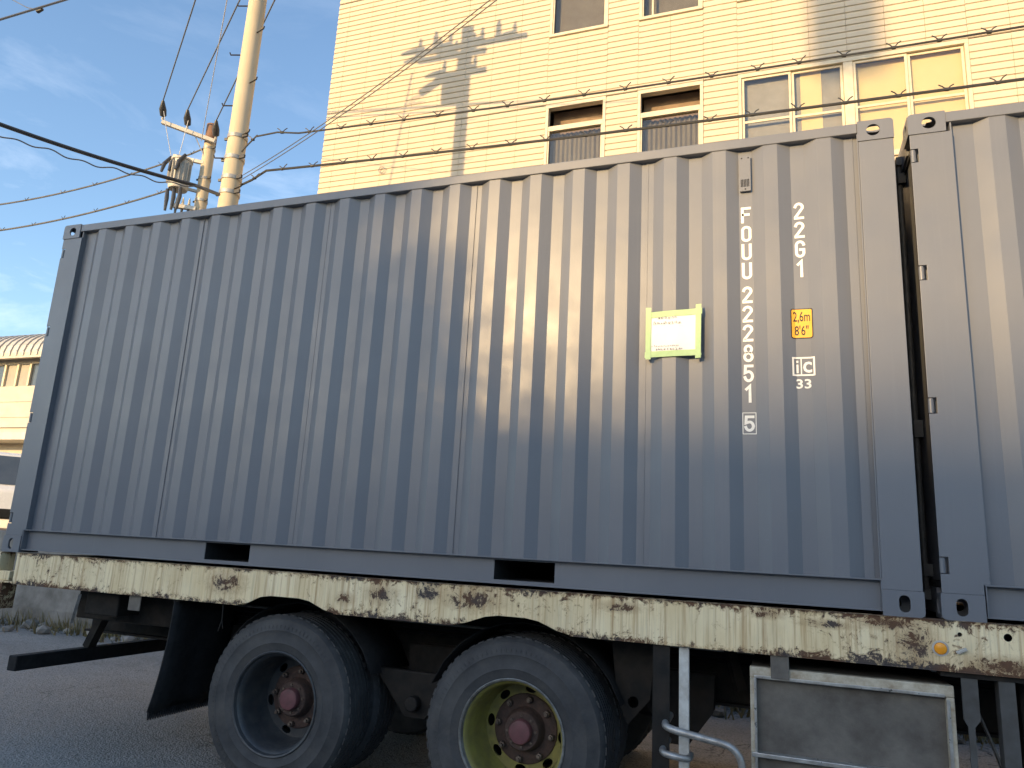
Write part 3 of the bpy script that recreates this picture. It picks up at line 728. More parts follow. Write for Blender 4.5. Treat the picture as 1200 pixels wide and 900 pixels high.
# suspension brackets
for bx in (1.82, 3.315, 4.86):
    for yy in (.66, 1.74):
        outl = [(bx - .20, .86), (bx + .20, .86), (bx + .19, .66), (bx + .05, .47), (bx - .05, .47), (bx - .19, .66)]
        obj('suspension_hanger', MB().plate(outl, [circ(bx, .535, .02, n=12)], .014, lambda a, b, q: (a, yy - .06 + q, b)).plate(outl, [circ(bx, .535, .02, n=12)], .014, lambda a, b, q: (a, yy + .05 + q, b)).tube([(bx, yy - .085, .535), (bx, yy + .09, .535)], .032, 10), M['dark_steel'], TR)
obj('equaliser', MB().plate([(3.315 - .30, .74), (3.315 + .30, .74), (3.315 + .07, .47), (3.315 - .07, .47)], [], .05, lambda a, b, q: (a, .33 + q, b)).tube([(3.315, .27, .56), (3.315, .40, .56)], .045, 12), M['dark_steel'], TR, bevel=.01)
obj('brake_chamber', MB().lathe([(0, 4.55), (.075, 4.56), (.085, 4.62), (.085, 4.68), (.07, 4.74), (0, 4.75)], (0, .95, .62), 'x', 18), M['dark_steel'], TR)
obj('air_tank', MB().lathe([(0, 6.85), (.09, 6.87), (.115, 6.92), (.115, 7.6), (.09, 7.65), (0, 7.67)], (0, .45, .82), 'x', 20), M['dark_steel'], TR)
# air chambers, hoses and pipes under the deck
for cx in AX:
    for yy in (.86, 1.58):
        obj('brake_chamber', MB().lathe([(0, .16), (.07, .165), (.082, .20), (.086, .23), (.082, .26), (.07, .33), (.05, .36), (0, .365)], (cx, yy, WZ - .02), 'x', 18).bar((cx + .36, yy, WZ - .02), (cx + .42, yy, WZ - .02), .04, .10), M['dark_steel'], TR)
    obj('brake_hose', bent([(cx + .33, .88, WZ + .05), (cx + .40, .80, .80), (cx + .62, .80, .98), (cx + .9, .79, 1.02)], .09, .011), M['black'], TR)
    obj('spring_clamp', MB().box(cx - .06, cx + .06, .735, .865, WZ - .07, WZ + .215), M['dark_steel'], TR, bevel=.008)
    arch = []
    for k in range(11):
        a = R_(20 + 14 * k); arch.append((cx + .60 * math.cos(a), WZ + .585 * math.sin(a)))
    fm = MB(); fm.add([(x, y, z) for x, z in arch for y in (.20, .70)], [(2*k, 2*k+1, 2*k+3, 2*k+2) for k in range(10)], True)
    fo = obj('fender', fm, M['black'], TR); fo.modifiers.new('solid', 'SOLIDIFY').thickness = .006
for k, (y, z) in enumerate(((.70, .99), (.70, .955), (.71, .92))):
    obj('air_pipe', MB().tube([(.3, y, z), (4.2, y, z), (8.5, y, z)], .0095, 6), M['black'] if k else M['band'], TR)
obj('drop_bracket', MB().plate([(4.52, H - .22), (4.78, H - .22), (4.74, .74), (4.62, .60), (4.56, .74)], [circ(4.65, .72, .03, n=12)], .012, lambda a, b, q: (a, .30 + q, b)), M['dark_steel'], TR)
# side guard posts and bent tube
obj('guard_post', MB().box(4.805, 4.812, -.015, .075, .36, H - .222).box(4.812, 4.890, -.015, -.008, .36, H - .222), M['dark_steel'], TR)
obj('guard_post', MB().box(4.935, 4.985, -.012, .010, .30, H - .222), M['white_post'], TR, bevel=.004)
obj('step_tube', bent([(4.87, .16, .705), (4.87, -.10, .695), (5.232, -.10, .645), (5.262, -.10, .30), (4.87, -.10, .31), (4.87, .16, .31)], .085, .0175), M['galv'], TR)
obj('step_tube', bent([(4.86, .16, .585), (4.86, -.085, .575), (4.99, -.085, .560), (4.99, .02, .560)], .05, .0165), M['galv'], TR)
# inner braces seen in the gap
obj('inner_brace', MB().bar((5.08, .55, H - .04), (5.20, .60, .80), .07, .05).box(5.0, 5.9, .9, 1.0, .72, .80), M['dark_steel'], TR)
for xx in (5.06, 5.20): obj('far_brace', MB().box(xx, xx + .05, 2.36, 2.42, .45, H - .2), M['dark_steel'], TR)
obj('far_guard', MB().box(4.7, 6.5, 2.37, 2.40, .60, .68), M['dark_steel'], TR)
# tool box with framed door
TBX = part_empty('tool_box', TR)
x0, x1, z1, z0 = 5.275, 6.150, H - .285, H - .86
obj('box_body', MB().box(x0 + .004, x1 - .004, .045, .60, z0 + .004, z1 - .003), M['toolbox'], TBX)
obj('door_panel', MB().box(x0 + .03, x1 - .03, .032, .0445, z0 + .03, z1 - .05), M['toolbox'], TBX)
obj('frame_bar', MB().box(x0, x1, -.004, .044, z1 - .050, z1), M['toolframe'], TBX, bevel=.004)
obj('frame_bar', MB().box(x0, x0 + .030, -.003, .044, z0 + .0405, z1 - .0505), M['toolframe'], TBX, bevel=.004)
obj('frame_bar', MB().box(x1 - .034, x1, -.003, .044, z0 + .0405, z1 - .0505), M['toolframe'], TBX, bevel=.004)
obj('frame_bar', MB().box(x0, x1, -.004, .044, z0, z0 + .040), M['toolframe'], TBX, bevel=.004)
obj('trim_strip', MB().box(x0 + .020, x1 - .040, -.013, -.0045, z1 - .052, z1 - .038), M['alu'], TBX, bevel=.002)
obj('trim_strip', MB().box(x0 + .018, x0 + .030, -.012, -.0035, z0 + .38 - .37, z1 - .053), M['alu'], TBX, bevel=.002)
obj('trim_strip', MB().box(x1 - .034, x1 - .020, -.012, -.0035, z0 + .01, z1 - .060), M['alu'], TBX, bevel=.002)
sh = obj('lower_ledge', MB().box(x0 + .004, x1 - .02, -.020, .031, z1 - .405, z1 - .385), M['alu'], TBX, bevel=.003)
obj('hanger_strap', MB().box(5.372, 5.456, -.022, -.0145, z1 - .045, H - .222), M['toolbox'], TR, bevel=.002)
# front stays
obj('stay_plate', MB().box(6.10, 7.4, -.012, .08, H - .245, H - .223), M['dark_steel'], TR)
obj('stay_post', MB().plate([(6.180, H - .2455), (6.245, H - .2455), (6.245, H - .42), (6.222, H - .45), (6.222, .30), (6.196, .30), (6.196, H - .45), (6.180, H - .42)], [], .012, lambda a, b, q: (a, -.006 + q, b)), M['stay'], TR)
obj('stay_post', MB().box(6.325, 6.388, -.006, .006, .28, H - .2455).box(6.325, 6.332, .007, .07, .28, H - .2455), M['stay'], TR)
gv = MB(); vs = []
for j in range(9):
    a = j / 8; 
    for yv in (.10, .14): vs.append((6.25 + .14 * math.sin(a * 1.5), yv, H - .36 - .55 * a))
gv.add(vs, [(2*j, 2*j+1, 2*j+3, 2*j+2) for j in range(8)], True)
g = obj('curved_guard', gv, M['stay'], TR); g.modifiers.new('solid', 'SOLIDIFY').thickness = .01
obj('landing_leg', MB().box(6.48, 6.62, .32, .46, .36, H - .06).box(6.50, 6.60, .34, .44, .06, .36).box(6.42, 6.68, .28, .50, 0.0, .06), M['dark_steel'], TR, bevel=.006)
# side marker lamp and welded tab on the rail
lamp = obj('marker_lamp', MB().lathe([(.026, -.0305), (.026, -.037), (.0235, -.0415), (.014, -.0445), (0, -.0455)], (6.103, 0, H - .125), 'y', 24), M['amber'], TR)
obj('lamp_base', MB().lathe([(.0345, -.0302), (.0345, -.0335), (.027, -.0345)], (6.103, 0, H - .125), 'y', 24), M['white_post'], lamp)
obj('welded_tab', MB().bar((6.165, -.036, H - .138), (6.205, -.036, H - .118), .030, .014), M['white_post'], TR, bevel=.003)

# ------------------------------------------------------------------ cream building
XC = -3.81; CP = .125
BLD = thing('factory_building', 'cream building with horizontal ribbed siding and aluminium windows behind the containers', 'building', (0, D, TER))
ZH = 10.02                   # window head of the storey in view
NB = 12                      # courses between a head and the sill above it
HEADS = [ZH - 3.45, ZH, ZH + 3.45]
WH = 3.45 - NB * CP          # window height
WIN = [(1.29, 2.49), (3.09, 4.29), (4.89, 8.49), (9.69, 10.89), (11.49, 12.69), (-50, -49)]
TOP = ZH + 3.45 + 2.0; XEND = 14.49
_pc = {}
def panel_mesh(w, n):
    key = (round(w, 3), n)
    if key not in _pc:
        mb = MB(); pr = []
        for k in range(n):
            z = k * CP
            pr += [(-.002, z), (-.022, z + .010), (-.018, z + .075), (-.005, z + CP - .004)]
        pr += [(-.002, n * CP)]
        a, b = .0025, w - .0025; m = len(pr)
        mb.add([(a, y, z) for y, z in pr] + [(b, y, z) for y, z in pr] + [(a, .03, z) for y, z in pr] + [(b, .03, z) for y, z in pr],
               [(i, i+1, m+i+1, m+i) for i in range(m-1)] + [(i, i+1, 2*m+i+1, 2*m+i) for i in range(m-1)] + [(m+i, 3*m+i, 3*m+i+1, m+i+1) for i in range(m-1)])
        me = mesh_of(mb, 'siding_panel'); me.materials.append(M['siding']); _pc[key] = me
    return _pc[key]
xs = [XC] + [XC + .30 + .6 * k for k in range(31)]
LOW = ZH - 3.45
bounds = [(LOW - 36 * CP, 36), (LOW, None), (ZH, None)]
for xa, xb in zip(xs, xs[1:]):
    inwin = any(a - .01 < (xa + xb) / 2 < b for a, b in WIN)
    for hz in (LOW - 3.45, LOW, ZH, ZH + 3.45):
        n_full = int(round(3.45 / CP + .1)) if False else 27
        if hz == ZH + 3.45: n = 16
        else: n = NB if inwin else 27
        if hz == LOW - 3.45: n = NB if inwin else 27
        o = obj('siding_panel', panel_mesh(xb - xa, n), None, BLD, (xa, random.uniform(-.0015, .0015), hz - TER + .006))
        o.scale.z = (3.45 - .012) / (27 * CP) if n == 27 else 1.0
# core wall with real openings
holes = []
for a, b in WIN[:5]:
    for hd in (LOW, ZH, ZH + 3.45): holes.append([(a + .02, hd - WH + .02), (b - .02, hd - WH + .02), (b - .02, hd - .02), (a + .02, hd - .02)])
obj('wall_core', MB().plate([(XC, TER), (XEND, TER), (XEND, TOP), (XC, TOP)], holes, .16, lambda a, b, q: (a, .031 + q, b - TER)), M['siding'], BLD)
obj('side_wall', MB().box(XC, XC + .15, .192, 14, 0, TOP - TER).box(XEND - .15, XEND, .192, 14, 0, TOP - TER).box(XC + .151, XEND - .151, 13.8, 14, 0, TOP - TER), M['siding'], BLD)
obj('parapet', MB().box(XC - .05, XEND + .05, -.06, 14.05, TOP - TER + .002, TOP - TER + .25), M['siding'], BLD)
for hd in HEADS: obj('floor_slab', MB().box(XC + .16, XEND - .16, .20, 13.7, hd - TER + .35, hd - TER + .55), M['room'], BLD)
obj('partition', MB().box(XC + .16, XEND - .16, 1.9, 2.0, 0, TOP - TER - .1), M['room'], BLD)
def window(xa, xb, hd, kind):
    z1 = hd - TER - .006; z0 = z1 - WH + .012
    w = part_empty('window', BLD)
    fb = lambda nm, *a: obj(nm, MB().box(*a), M['white_frame'], w, bevel=.003)
    # casing
    fb('frame', xa + .003, xb - .003, -.030, .10, z1 - .075, z1); fb('frame', xa + .003, xb - .003, -.050, .10, z0, z0 + .06)
    fb('frame', xa + .003, xa + .060, -.028, .10, z0 + .061, z1 - .076); fb('frame', xb - .060, xb - .003, -.028, .10, z0 + .061, z1 - .076)
    ix0, ix1, iz0, iz1 = xa + .061, xb - .061, z0 + .061, z1 - .076
    if kind == 'hopper':
        zt = iz1 - .40
        fb('transom', ix0, ix1, -.020, .08, zt - .10, zt)
        # vent leaf tilted inwards, sitting low in the opening
        mb = MB(); mb.plate(rrect(ix0 + .02, 0, ix1 - .02, .36, .004, 1), [rrect(ix0 + .06, .04, ix1 - .06, .32, .004, 1)], .03, lambda a, b, q: (a, .02 + b * .70 + q*.4, zt + .012 + b * .30 + q*.8))
        obj('hopper_leaf', mb, M['white_frame'], w)
        obj('shade', MB().bar((ix0, .34, zt + .20), (ix1, .34, zt + .20), .01, .62), M['vent_shade'], w)  # added sheet; its brown carries the room's dim bounced light
        obj('pane', MB().box(ix0, ix1, .030, .036, iz0, zt - .101), M['glass_dark'], w)
        fb('stile', ix0, ix0 + .03, -.01, .029, iz0, zt - .101); fb('stile', ix1 - .03, ix1, -.01, .029, iz0, zt - .101)
        n = 60; vs = []
        for i in range(n + 1):
            x = ix0 + (ix1 - ix0) * i / n; y = .17 + .02 * math.sin(i * 1.25) + .008 * math.sin(i * .5)
            vs += [(x, y, iz0 - .05), (x, y, zt - .08)]
        obj('curtain', MB().add(vs, [(2*i, 2*i+2, 2*i+3, 2*i+1) for i in range(n)], True), M['curtain'], w)
    elif kind == 'plain':
        xm = ix0 + .17 * (ix1 - ix0) if xa > 2 else None
        obj('pane', MB().box(ix0, ix1, .030, .036, iz0, iz1), M['glass_dark'], w)
        fb('stile', ix0, ix0 + .028, -.01, .029, iz0, iz1); fb('stile', ix1 - .028, ix1, -.01, .029, iz0, iz1)
        if xm: fb('mullion', xm, xm + .035, -.01, .029, iz0, iz1)
        obj('curtain', MB().box(ix0, ix1, .17, .175, iz0, iz1), M['curtain'], w)
    else:
        xm = (xa + xb) / 2
        fb('mullion', xm - .075, xm + .075, -.020, .10, iz0, iz1)
        for j, (a, b) in enumerate(((ix0, xm - .076), (xm + .076, ix1))):
            zt = iz1 - .88; c = (a + b) / 2
            for q0, q1 in ((a, c), (c, b)):
                yo = .0 if q0 == a else .028
                sash = MB().plate([(q0 + .004, iz0 + .004), (q1 - .004, iz0 + .004), (q1 - .004, iz1 - .004), (q0 + .004, iz1 - .004)],
                                  [[(q0 + .045, iz0 + .06), (q1 - .045, iz0 + .06), (q1 - .045, zt - .022), (q0 + .045, zt - .022)], [(q0 + .045, zt + .022), (q1 - .045, zt + .022), (q1 - .045, iz1 - .045), (q0 + .045, iz1 - .045)]], .024, lambda p, q, r: (p, yo + r, q))
                s = obj('sash', sash, M['white_frame'], w, bevel=.002)
                obj('pane', MB().box(q0 + .040, q1 - .040, yo + .010, yo + .014, iz0 + .05, iz1 - .04), M['glass'], s)
            obj('blind', MB().box(a + .01, b - .01, .125, .130, iz0, iz1), M['blind'] if j else M['curtain'], w)  # left unit's grey stands in for the shadow lying on it
            if not j: obj('blind', MB().box(a + .98, a + 1.32, .112, .116, iz0, iz1), M['blind'], w)  # sunlit strip of the shadowed unit, put in as cream colour
    return w
for a, b in WIN[:5]:
    for hd in (LOW, ZH, ZH + 3.45):
        window(a, b, hd, 'wide' if b - a > 2 else ('hopper' if hd == ZH else 'plain'))
obj('wall_hook', MB().tube([(-2.25 + .07*math.cos(k*.5), -.06, 9.09 - TER + .07*math.sin(k*.5)) for k in range(13)], .009, 6), M['band'], BLD)

# ------------------------------------------------------------------ utility poles
def pole(root, h, r0, r1, steps=(), bands=(), mat='pole'):
    obj('shaft', MB().tube([(0, 0, -.3), (0, 0, h*.5), (0, 0, h)], [r0, (r0 + r1)/2, r1], 28), M[mat], root)
    for z in bands:
        r = r0 + (r1 - r0) * z / h
        b = obj('band', MB().lathe([(r + .002, z - .03), (r + .012, z - .03), (r + .012, z + .03), (r + .002, z + .03)], axis='z', n=24), M['band'], root)
        obj('clamp_bolt', MB().bar((r, -.05, z), (r + .10, -.06, z), .03, .05), M['wire'], b); obj('clamp_bolt', MB().bar((-r - .07, -.04, z), (-r, -.03, z), .025, .04), M['wire'], b)
    for z, s in steps:
        r = r0 + (r1 - r0) * z / h
        obj('step_bolt', MB().tube([(s * (r - .02), -.05, z), (s * (r + .15), -.10, z), (s * (r + .165), -.105, z + .04)], .0105, 6), M['dark_steel'], root)
P1 = Vector((-2.22, 4.08, 0))
p1 = thing('utility_pole', 'thick pale concrete utility pole with step bolts', 'pole', P1, 'concrete utility poles')
z_at = lambda u, v, P: at(u, v, y=P.y).z - P.z
zz = [z_at(*q, P1) for q in ((293, 10), (283, 72), (272, 127))]
st = []
for k in range(9): st.append((zz[2] + (zz[0] - zz[2]) / 2 * (k - 5), -1 if k % 1 == 0 else 1)); st.append((zz[2] + (zz[0] - zz[2]) / 2 * (k - 5) + .35, 1))
p1h = at(550, 32, y=D).z + (D - 4.08) / math.cos(R_(SUN_AZ)) * math.tan(R_(SUN_EL))
pole(p1, p1h, .150, .128, st, [z_at(283, 162, P1), z_at(278, 187, P1), z_at(277, 210, P1), z_at(268, 228, P1)])
# head of the thick pole, above the picture: crossarms, insulators, transformer
def insulator(root, p, mat, s=1.0):
    prof = [(.03, 0)]
    for k in range(4): prof += [(.075 - .006*k, .05 + .07*k), (.035, .075 + .07*k)]
    prof += [(.03, .36), (0, .37)]
    return obj('insulator', MB().lathe([(r*s, h*s) for r, h in prof], p, 'z', 14), mat, root)
dA = Vector((1, -.12, -.0)).normalized()
for zc, l, r, n in ((p1h - .40, 1.22, 1.20, 7), (p1h - .60, 1.15, .35, 4), (p1h - 1.05, .62, .38, 3)):
    a = Vector((0, -.2, zc)) - dA*l; b = Vector((0, -.2, zc)) + dA*r
    obj('crossarm', MB().bar(a, b, .12, .13), M['trafo'], p1)
    for i in range(n):
        t = (i + .25) / n; q = a.lerp(b, t) + Vector((0, 0, .05)); insulator(p1, q, M['porcelain'], .85 + .3 * (i % 2))
        if i % 2 == 0: obj('dead_end_clamp', MB().tube([q + Vector((0, 0, .05)), q + Vector((-.16, .1, .0)), q + Vector((-.36, .22, -.05))], [.075, .085, .03], 8), M['insul'], p1)
obj('transformer', MB().lathe([(0, -.30), (.20, -.30), (.21, .24), (.08, .30), (0, .30)], (-.33, -.1, p1h - 1.42), 'z', 20), M['trafo'], p1)
obj('switch_box', MB().tube([(-.98, .05, p1h - 1.42), (-.50, -.02, p1h - 1.12)], .10, 14), M['trafo'], p1)
for k in range(3):
    pts = [Vector((-.80 - .1*k, .0, p1h - 1.4)) + Vector((-.32*math.sin(t*.5), .08*math.sin(t*.5), -.30*(t/6)*(1.6 - t/6)*1.2)) for t in range(7)]
    obj('jumper_wire', MB().tube(pts, .010, 5), M['wire'], p1)
P2 = Vector((-7.2, 8.5, TER))
p2 = thing('utility_pole', 'thinner concrete utility pole carrying a grey transformer and crossarm', 'pole', P2, 'concrete utility poles')
ztop = z_at(252, 147, P2)
pole(p2, ztop - .5, .150, .132, [], [z_at(247, 175, P2), z_at(243, 210, P2), z_at(238, 236, P2)])
obj('pole_cap', MB().tube([(0, 0, ztop - .501), (0, 0, ztop)], .136, 20), M['pole_cap'], p2)
aL = at(190, 143, y=7.8) - P2; aR = at(252, 166, y=8.36) - P2
arm = obj('crossarm', MB().bar(aL, aR, .09, .09), M['trafo'], p2, bevel=.005)
INS = []
for q in ((194, 137), (218, 143), (241, 150)):
    p = at(*q, y=8.0) - P2; t = min(1, max(0, (p.x - aL.x) / (aR.x - aL.x))); b = aL.lerp(aR, t) + Vector((0, 0, .05))
    insulator(p2, b, M['porcelain'], .45); 
    tip = b + Vector((.12, -.18, .38)); obj('dead_end_clamp', MB().tube([b + Vector((0, 0, .12)), b.lerp(tip, .55), tip], [.075, .085, .03], 10), M['insul'], p2)
    INS.append(tip + P2)
obj('arm_brace', MB().bar(aR + Vector((-.5, -.1, .12)), Vector((0, -.1, aR.z - .35)), .05, .02), M['band'], p2)
# transformer
tc_ = at(211, 205, y=8.1) - P2
tr = obj('transformer', MB().lathe([(0, -.38), (.20, -.38), (.22, -.34), (.22, .32), (.24, .33), (.24, .37), (.15, .41), (0, .42)], tc_, 'z', 28), M['trafo'], p2)
for k in range(10):
    a = math.pi + k * math.pi / 9 + .2; c, s = math.cos(a), math.sin(a)
    obj('cooling_fin', MB().bar(tc_ + Vector((.22*c, .22*s, 0)), tc_ + Vector((.27*c, .27*s, 0)), .012, .5), M['trafo'], tr)
for dx in (-.22, 0, .20):
    obj('bushing', MB().tube([tc_ + Vector((dx, -.12, .42)), tc_ + Vector((dx - .05, -.24, .20)), tc_ + Vector((dx - .06, -.28, -.02))], [.04, .048, .03], 10), M['insul'], tr)
    obj('lead_tube', MB().tube([tc_ + Vector((dx*.9, -.1, -.39)), tc_ + Vector((dx*.9 + .04, -.12, -.62)), tc_ + Vector((dx*.8, -.1, -.92))], [.04, .05, .03], 8), M['insul'], tr)
obj('transformer_bracket', MB().bar(tc_ + Vector((-.35, .05, .56)), Vector((0, -.1, tc_.z + .42)), .08, .08).bar(tc_ + Vector((.1, .1, -.30)), Vector((0, 0, tc_.z - .30)), .06, .06), M['trafo'], p2)
lo = at(203, 241, y=8.05) - P2; lr = Vector((.02, -.15, lo.z + .02))
obj('lower_arm', MB().bar(lo, lr, .10, .09), M['porcelain'], p2, bevel=.005)
for t in (.12, .40, .68):
    b = lo.lerp(lr, t); insulator(p2, b + Vector((0, 0, .05)), M['porcelain'], .5); obj('hook_bolt', MB().tube([b, b + Vector((0, 0, -.32))], [.035, .015], 6), M['insul'], p2)

# ------------------------------------------------------------------ overhead wires
def sag(a, b, s, n=24):
    a = Vector(a); b = Vector(b); return [a.lerp(b, i/n) - Vector((0, 0, 4*s*(i/n)*(1 - i/n))) for i in range(n + 1)]
CLIP = MB()
for s in (-1, 1): CLIP.tube([(0, 0, -.01), (s*.05, 0, .055), (s*.095, 0, .085)], .009, 5)
CLIP.lathe([(.026, -.025), (.026, .025)], axis='x', n=8)
CLIPM = mesh_of(CLIP, 'bird_clip'); CLIPM.materials.append(M['wire'])
def wire(pts, r, label, mat='wire', clips=None, group=None):
    o = tag(obj('overhead_wire', MB().tube(pts, r, 6), M[mat]), label, 'wire', group)
    if clips:
        tot = sum((b - a).length for a, b in zip(pts, pts[1:])); d0 = clips; acc = 0; nxt = clips * .5
        for a, b in zip(pts, pts[1:]):
            l = (b - a).length
            while nxt < acc + l:
                p = a.lerp(b, (nxt - acc) / l); c = obj('bird_clip', CLIPM, None, o, p); c.scale = (.8, .8, .8)
                d = (b - a); c.rotation_euler.z = math.atan2(d.y, d.x) + random.uniform(-.25, .25); c.rotation_euler.x = random.uniform(-.2, .2); nxt += d0 * random.uniform(.92, 1.08)
            acc += l
    return o
YP = 4.0
a = at(283, 178, y=YP); b = at(300, 160, y=YP); c = at(350, 156, y=YP); d = at(1200, 21, y=4.3)
run = sag(c, d + (d - c) * .45, .12, 30)
wire([a, at(290, 170, y=YP), b, at(325, 155, y=YP)] + run, .0125, 'upper black wire with bird clips crossing the cream building', clips=.50, group='clip wires')
a = at(282, 217, y=YP); c = at(312, 200, y=YP); d = at(1200, 84, y=4.2)
wire([a, at(295, 211, y=YP)] + sag(c, d + (d - c) * .45, .10, 30), .017, 'lower thicker black wire with bird clips crossing the cream building', clips=.50, group='clip wires')
a = at(205, 190, y=8.5); d = at(0, 227, y=7.6)
wire([at(243, 172, y=8.4), at(225, 180, y=8.4)] + sag(at(205, 187, y=8.4), d + (d - a) * .6, .35), .020, 'upper grey clip wire running from the transformer pole across the sky', 'wire_grey', clips=.92, group='clip wires')
d = at(0, 258, y=7.6)
wire(sag(at(206, 220, y=8.1), d + (d - at(206, 220, y=8.1)) * .6, .3), .021, 'lower grey clip wire running from the transformer pole across the sky', 'wire_grey', clips=.9, group='clip wires')
b0 = at(262, 230, y=3.98); b1 = at(236, 220, y=3.9); b2 = at(0, 135, y=1.6)
wire([b0, b1] + sag(at(228, 217, y=3.85), b2 + (b2 - b1) * .8, .12), .027, 'thick black cable dropping to the thick utility pole')
pts = sag(at(240, 222, y=3.85), b2 + (b2 - b1) * .8 + Vector((0, 0, -.05)), .22, 140)
pts = [p + Vector((0, 0, .018 * math.sin(i * .55) + .012 * math.sin(i * .23))) for i, p in enumerate(pts)]
wire(pts, .009, 'thin looping wire hung beneath the thick black cable', 'wire_grey')
a = at(0, 23, y=2.0); b = at(76, 0, y=2.6)
wire([a - (b - a) * 2, a, b, b + (b - a) * 4], .016, 'black wire crossing the sky far above the shed', 'wire_grey')
a = at(15, 0, y=2.6); b = at(48, 12, y=2.4)
w = wire([a + (a - b) * 2, a, at(32, 9, y=2.5), b], .007, 'thin slack wire with a small fitting hanging in the sky', 'wire_grey')
obj('wire_fitting', MB().tube([at(44, 13, y=2.4), at(50, 11, y=2.4)], [.035, .02], 8), M['wire'], w)
for k, (q0, q1) in enumerate((((285, 205), (545, 0)), ((282, 211), (552, 0)))):
    a = at(*q0, y=4.02); b = at(*q1, z=a.z + .3)
    wire(sag(a, b + (b - a) * .8, .25), .0062, ['upper of two thin service wires rising steeply from the thick utility pole', 'lower of two thin service wires rising steeply from the thick utility pole'][k], 'wire_grey', group='service wires')
for k, (tip, q) in enumerate(zip(INS, ((229, 0), (281, 0), (322, 0)))):
    b = at(*q, z=tip.z + .1)
    wire([tip] + [tip.lerp(b + (b - tip) * 1.0, i/12) for i in range(1, 13)], .014, ['grey power line from the outer insulator on the crossarm', 'grey power line from the middle insulator on the crossarm', 'grey power line from the inner insulator beside the pole top'][k], 'wire_grey', group='power lines')
for k in range(3):
    if k < 2: b = INS[k] + Vector((.02, .05, -.25)); a = tc_ + P2 + Vector((-.22 + .22*k, -.12, .42)); pts = sag(a, b, .03, 8)
    else: a = at(236, 165, y=8.1); b = at(266, 0, z=9.9); pts = [a, a.lerp(b, .5), b, b + (b - a)]
    wire(pts, .008, ['thin pale lead dropping from the outer insulator', 'thin pale lead dropping from the middle insulator to the transformer', 'long thin pale wire rising past the pole top'][k], 'wire_white', group='pale leads')

# ------------------------------------------------------------------ shed and parked van at the far left
SH = thing('workshop_shed', 'low cream workshop with curved ribbed roof and a band of windows', 'shed', (-27.0, 14.6, TER))
def sz(v): return at(5, v, y=14.6).z - TER
ze, zt_ = sz(420), sz(388)
mb = MB(); pts = []
for i in range(9):
    a = R_(-8 + 98 * i / 8); pts.append((1.55 - 1.6 * math.cos(a), ze + (zt_ - ze) * max(-.08, math.sin(a))))
pts += [(9, zt_ + .02)]
hw = 11.0
vs = [(x, y - .45, z) for x in (-hw, hw) for y, z in pts]; n = len(pts)
mb.add(vs, [(i, i+1, n+i+1, n+i) for i in range(n-1)], True)
rf = obj('roof', mb, M['roofing'], SH)
x = -hw + .1
while x < hw:
    rb_ = MB()
    for (ya, za), (yb, zb) in zip(pts[:-1], pts[1:-1]): rb_.bar((x, ya - .46, za + .01), (x, yb - .46, zb + .01), .07, .07, (1, 0, 0))
    obj('roof_rib', rb_, M['roofing'], rf); x += .34
obj('fascia', MB().box(-hw, hw, -.50, -.35, ze - .16, ze + .04), M['shedwall'], SH)
wz1, wz0 = sz(428), sz(453)
obj('wall', MB().box(-hw, hw, 0, .15, 0, wz0), M['shedwall'], SH)
obj('wall', MB().box(-hw, hw, 0, .15, wz1, ze), M['shedwall'], SH)
obj('wall', MB().box(-hw, hw, 9, 9.2, 0, zt_), M['shedwall'], SH)
obj('wall', MB().box(-hw, -hw + .15, .151, 8.99, 0, ze).box(hw - .15, hw, .151, 8.99, 0, ze), M['shedwall'], SH)
x = -hw; k = 0
while x < hw - .5:
    w = part_empty('window', SH)
    obj('window_frame', MB().box(x, x + .09, -.03, .10, wz0 + .002, wz1 - .002), M['white_frame'], w)
    obj('pane', MB().box(x + .091, x + .639, .05, .06, wz0 + .002, wz1 - .002), M['car_glass'] if k % 3 == 1 else M['curtain'], w); x += .64; k += 1
for v, dpt in ((470, .03), (488, .03), (500, .10)):
    obj('wall_band', MB().box(-hw, hw, -dpt, -.001, sz(v) - .04, sz(v) + .04), M['shedwall'], SH)
obj('canopy', MB().box(-hw, hw, -1.0, -.002, sz(520), sz(512)), M['roofing'], SH)
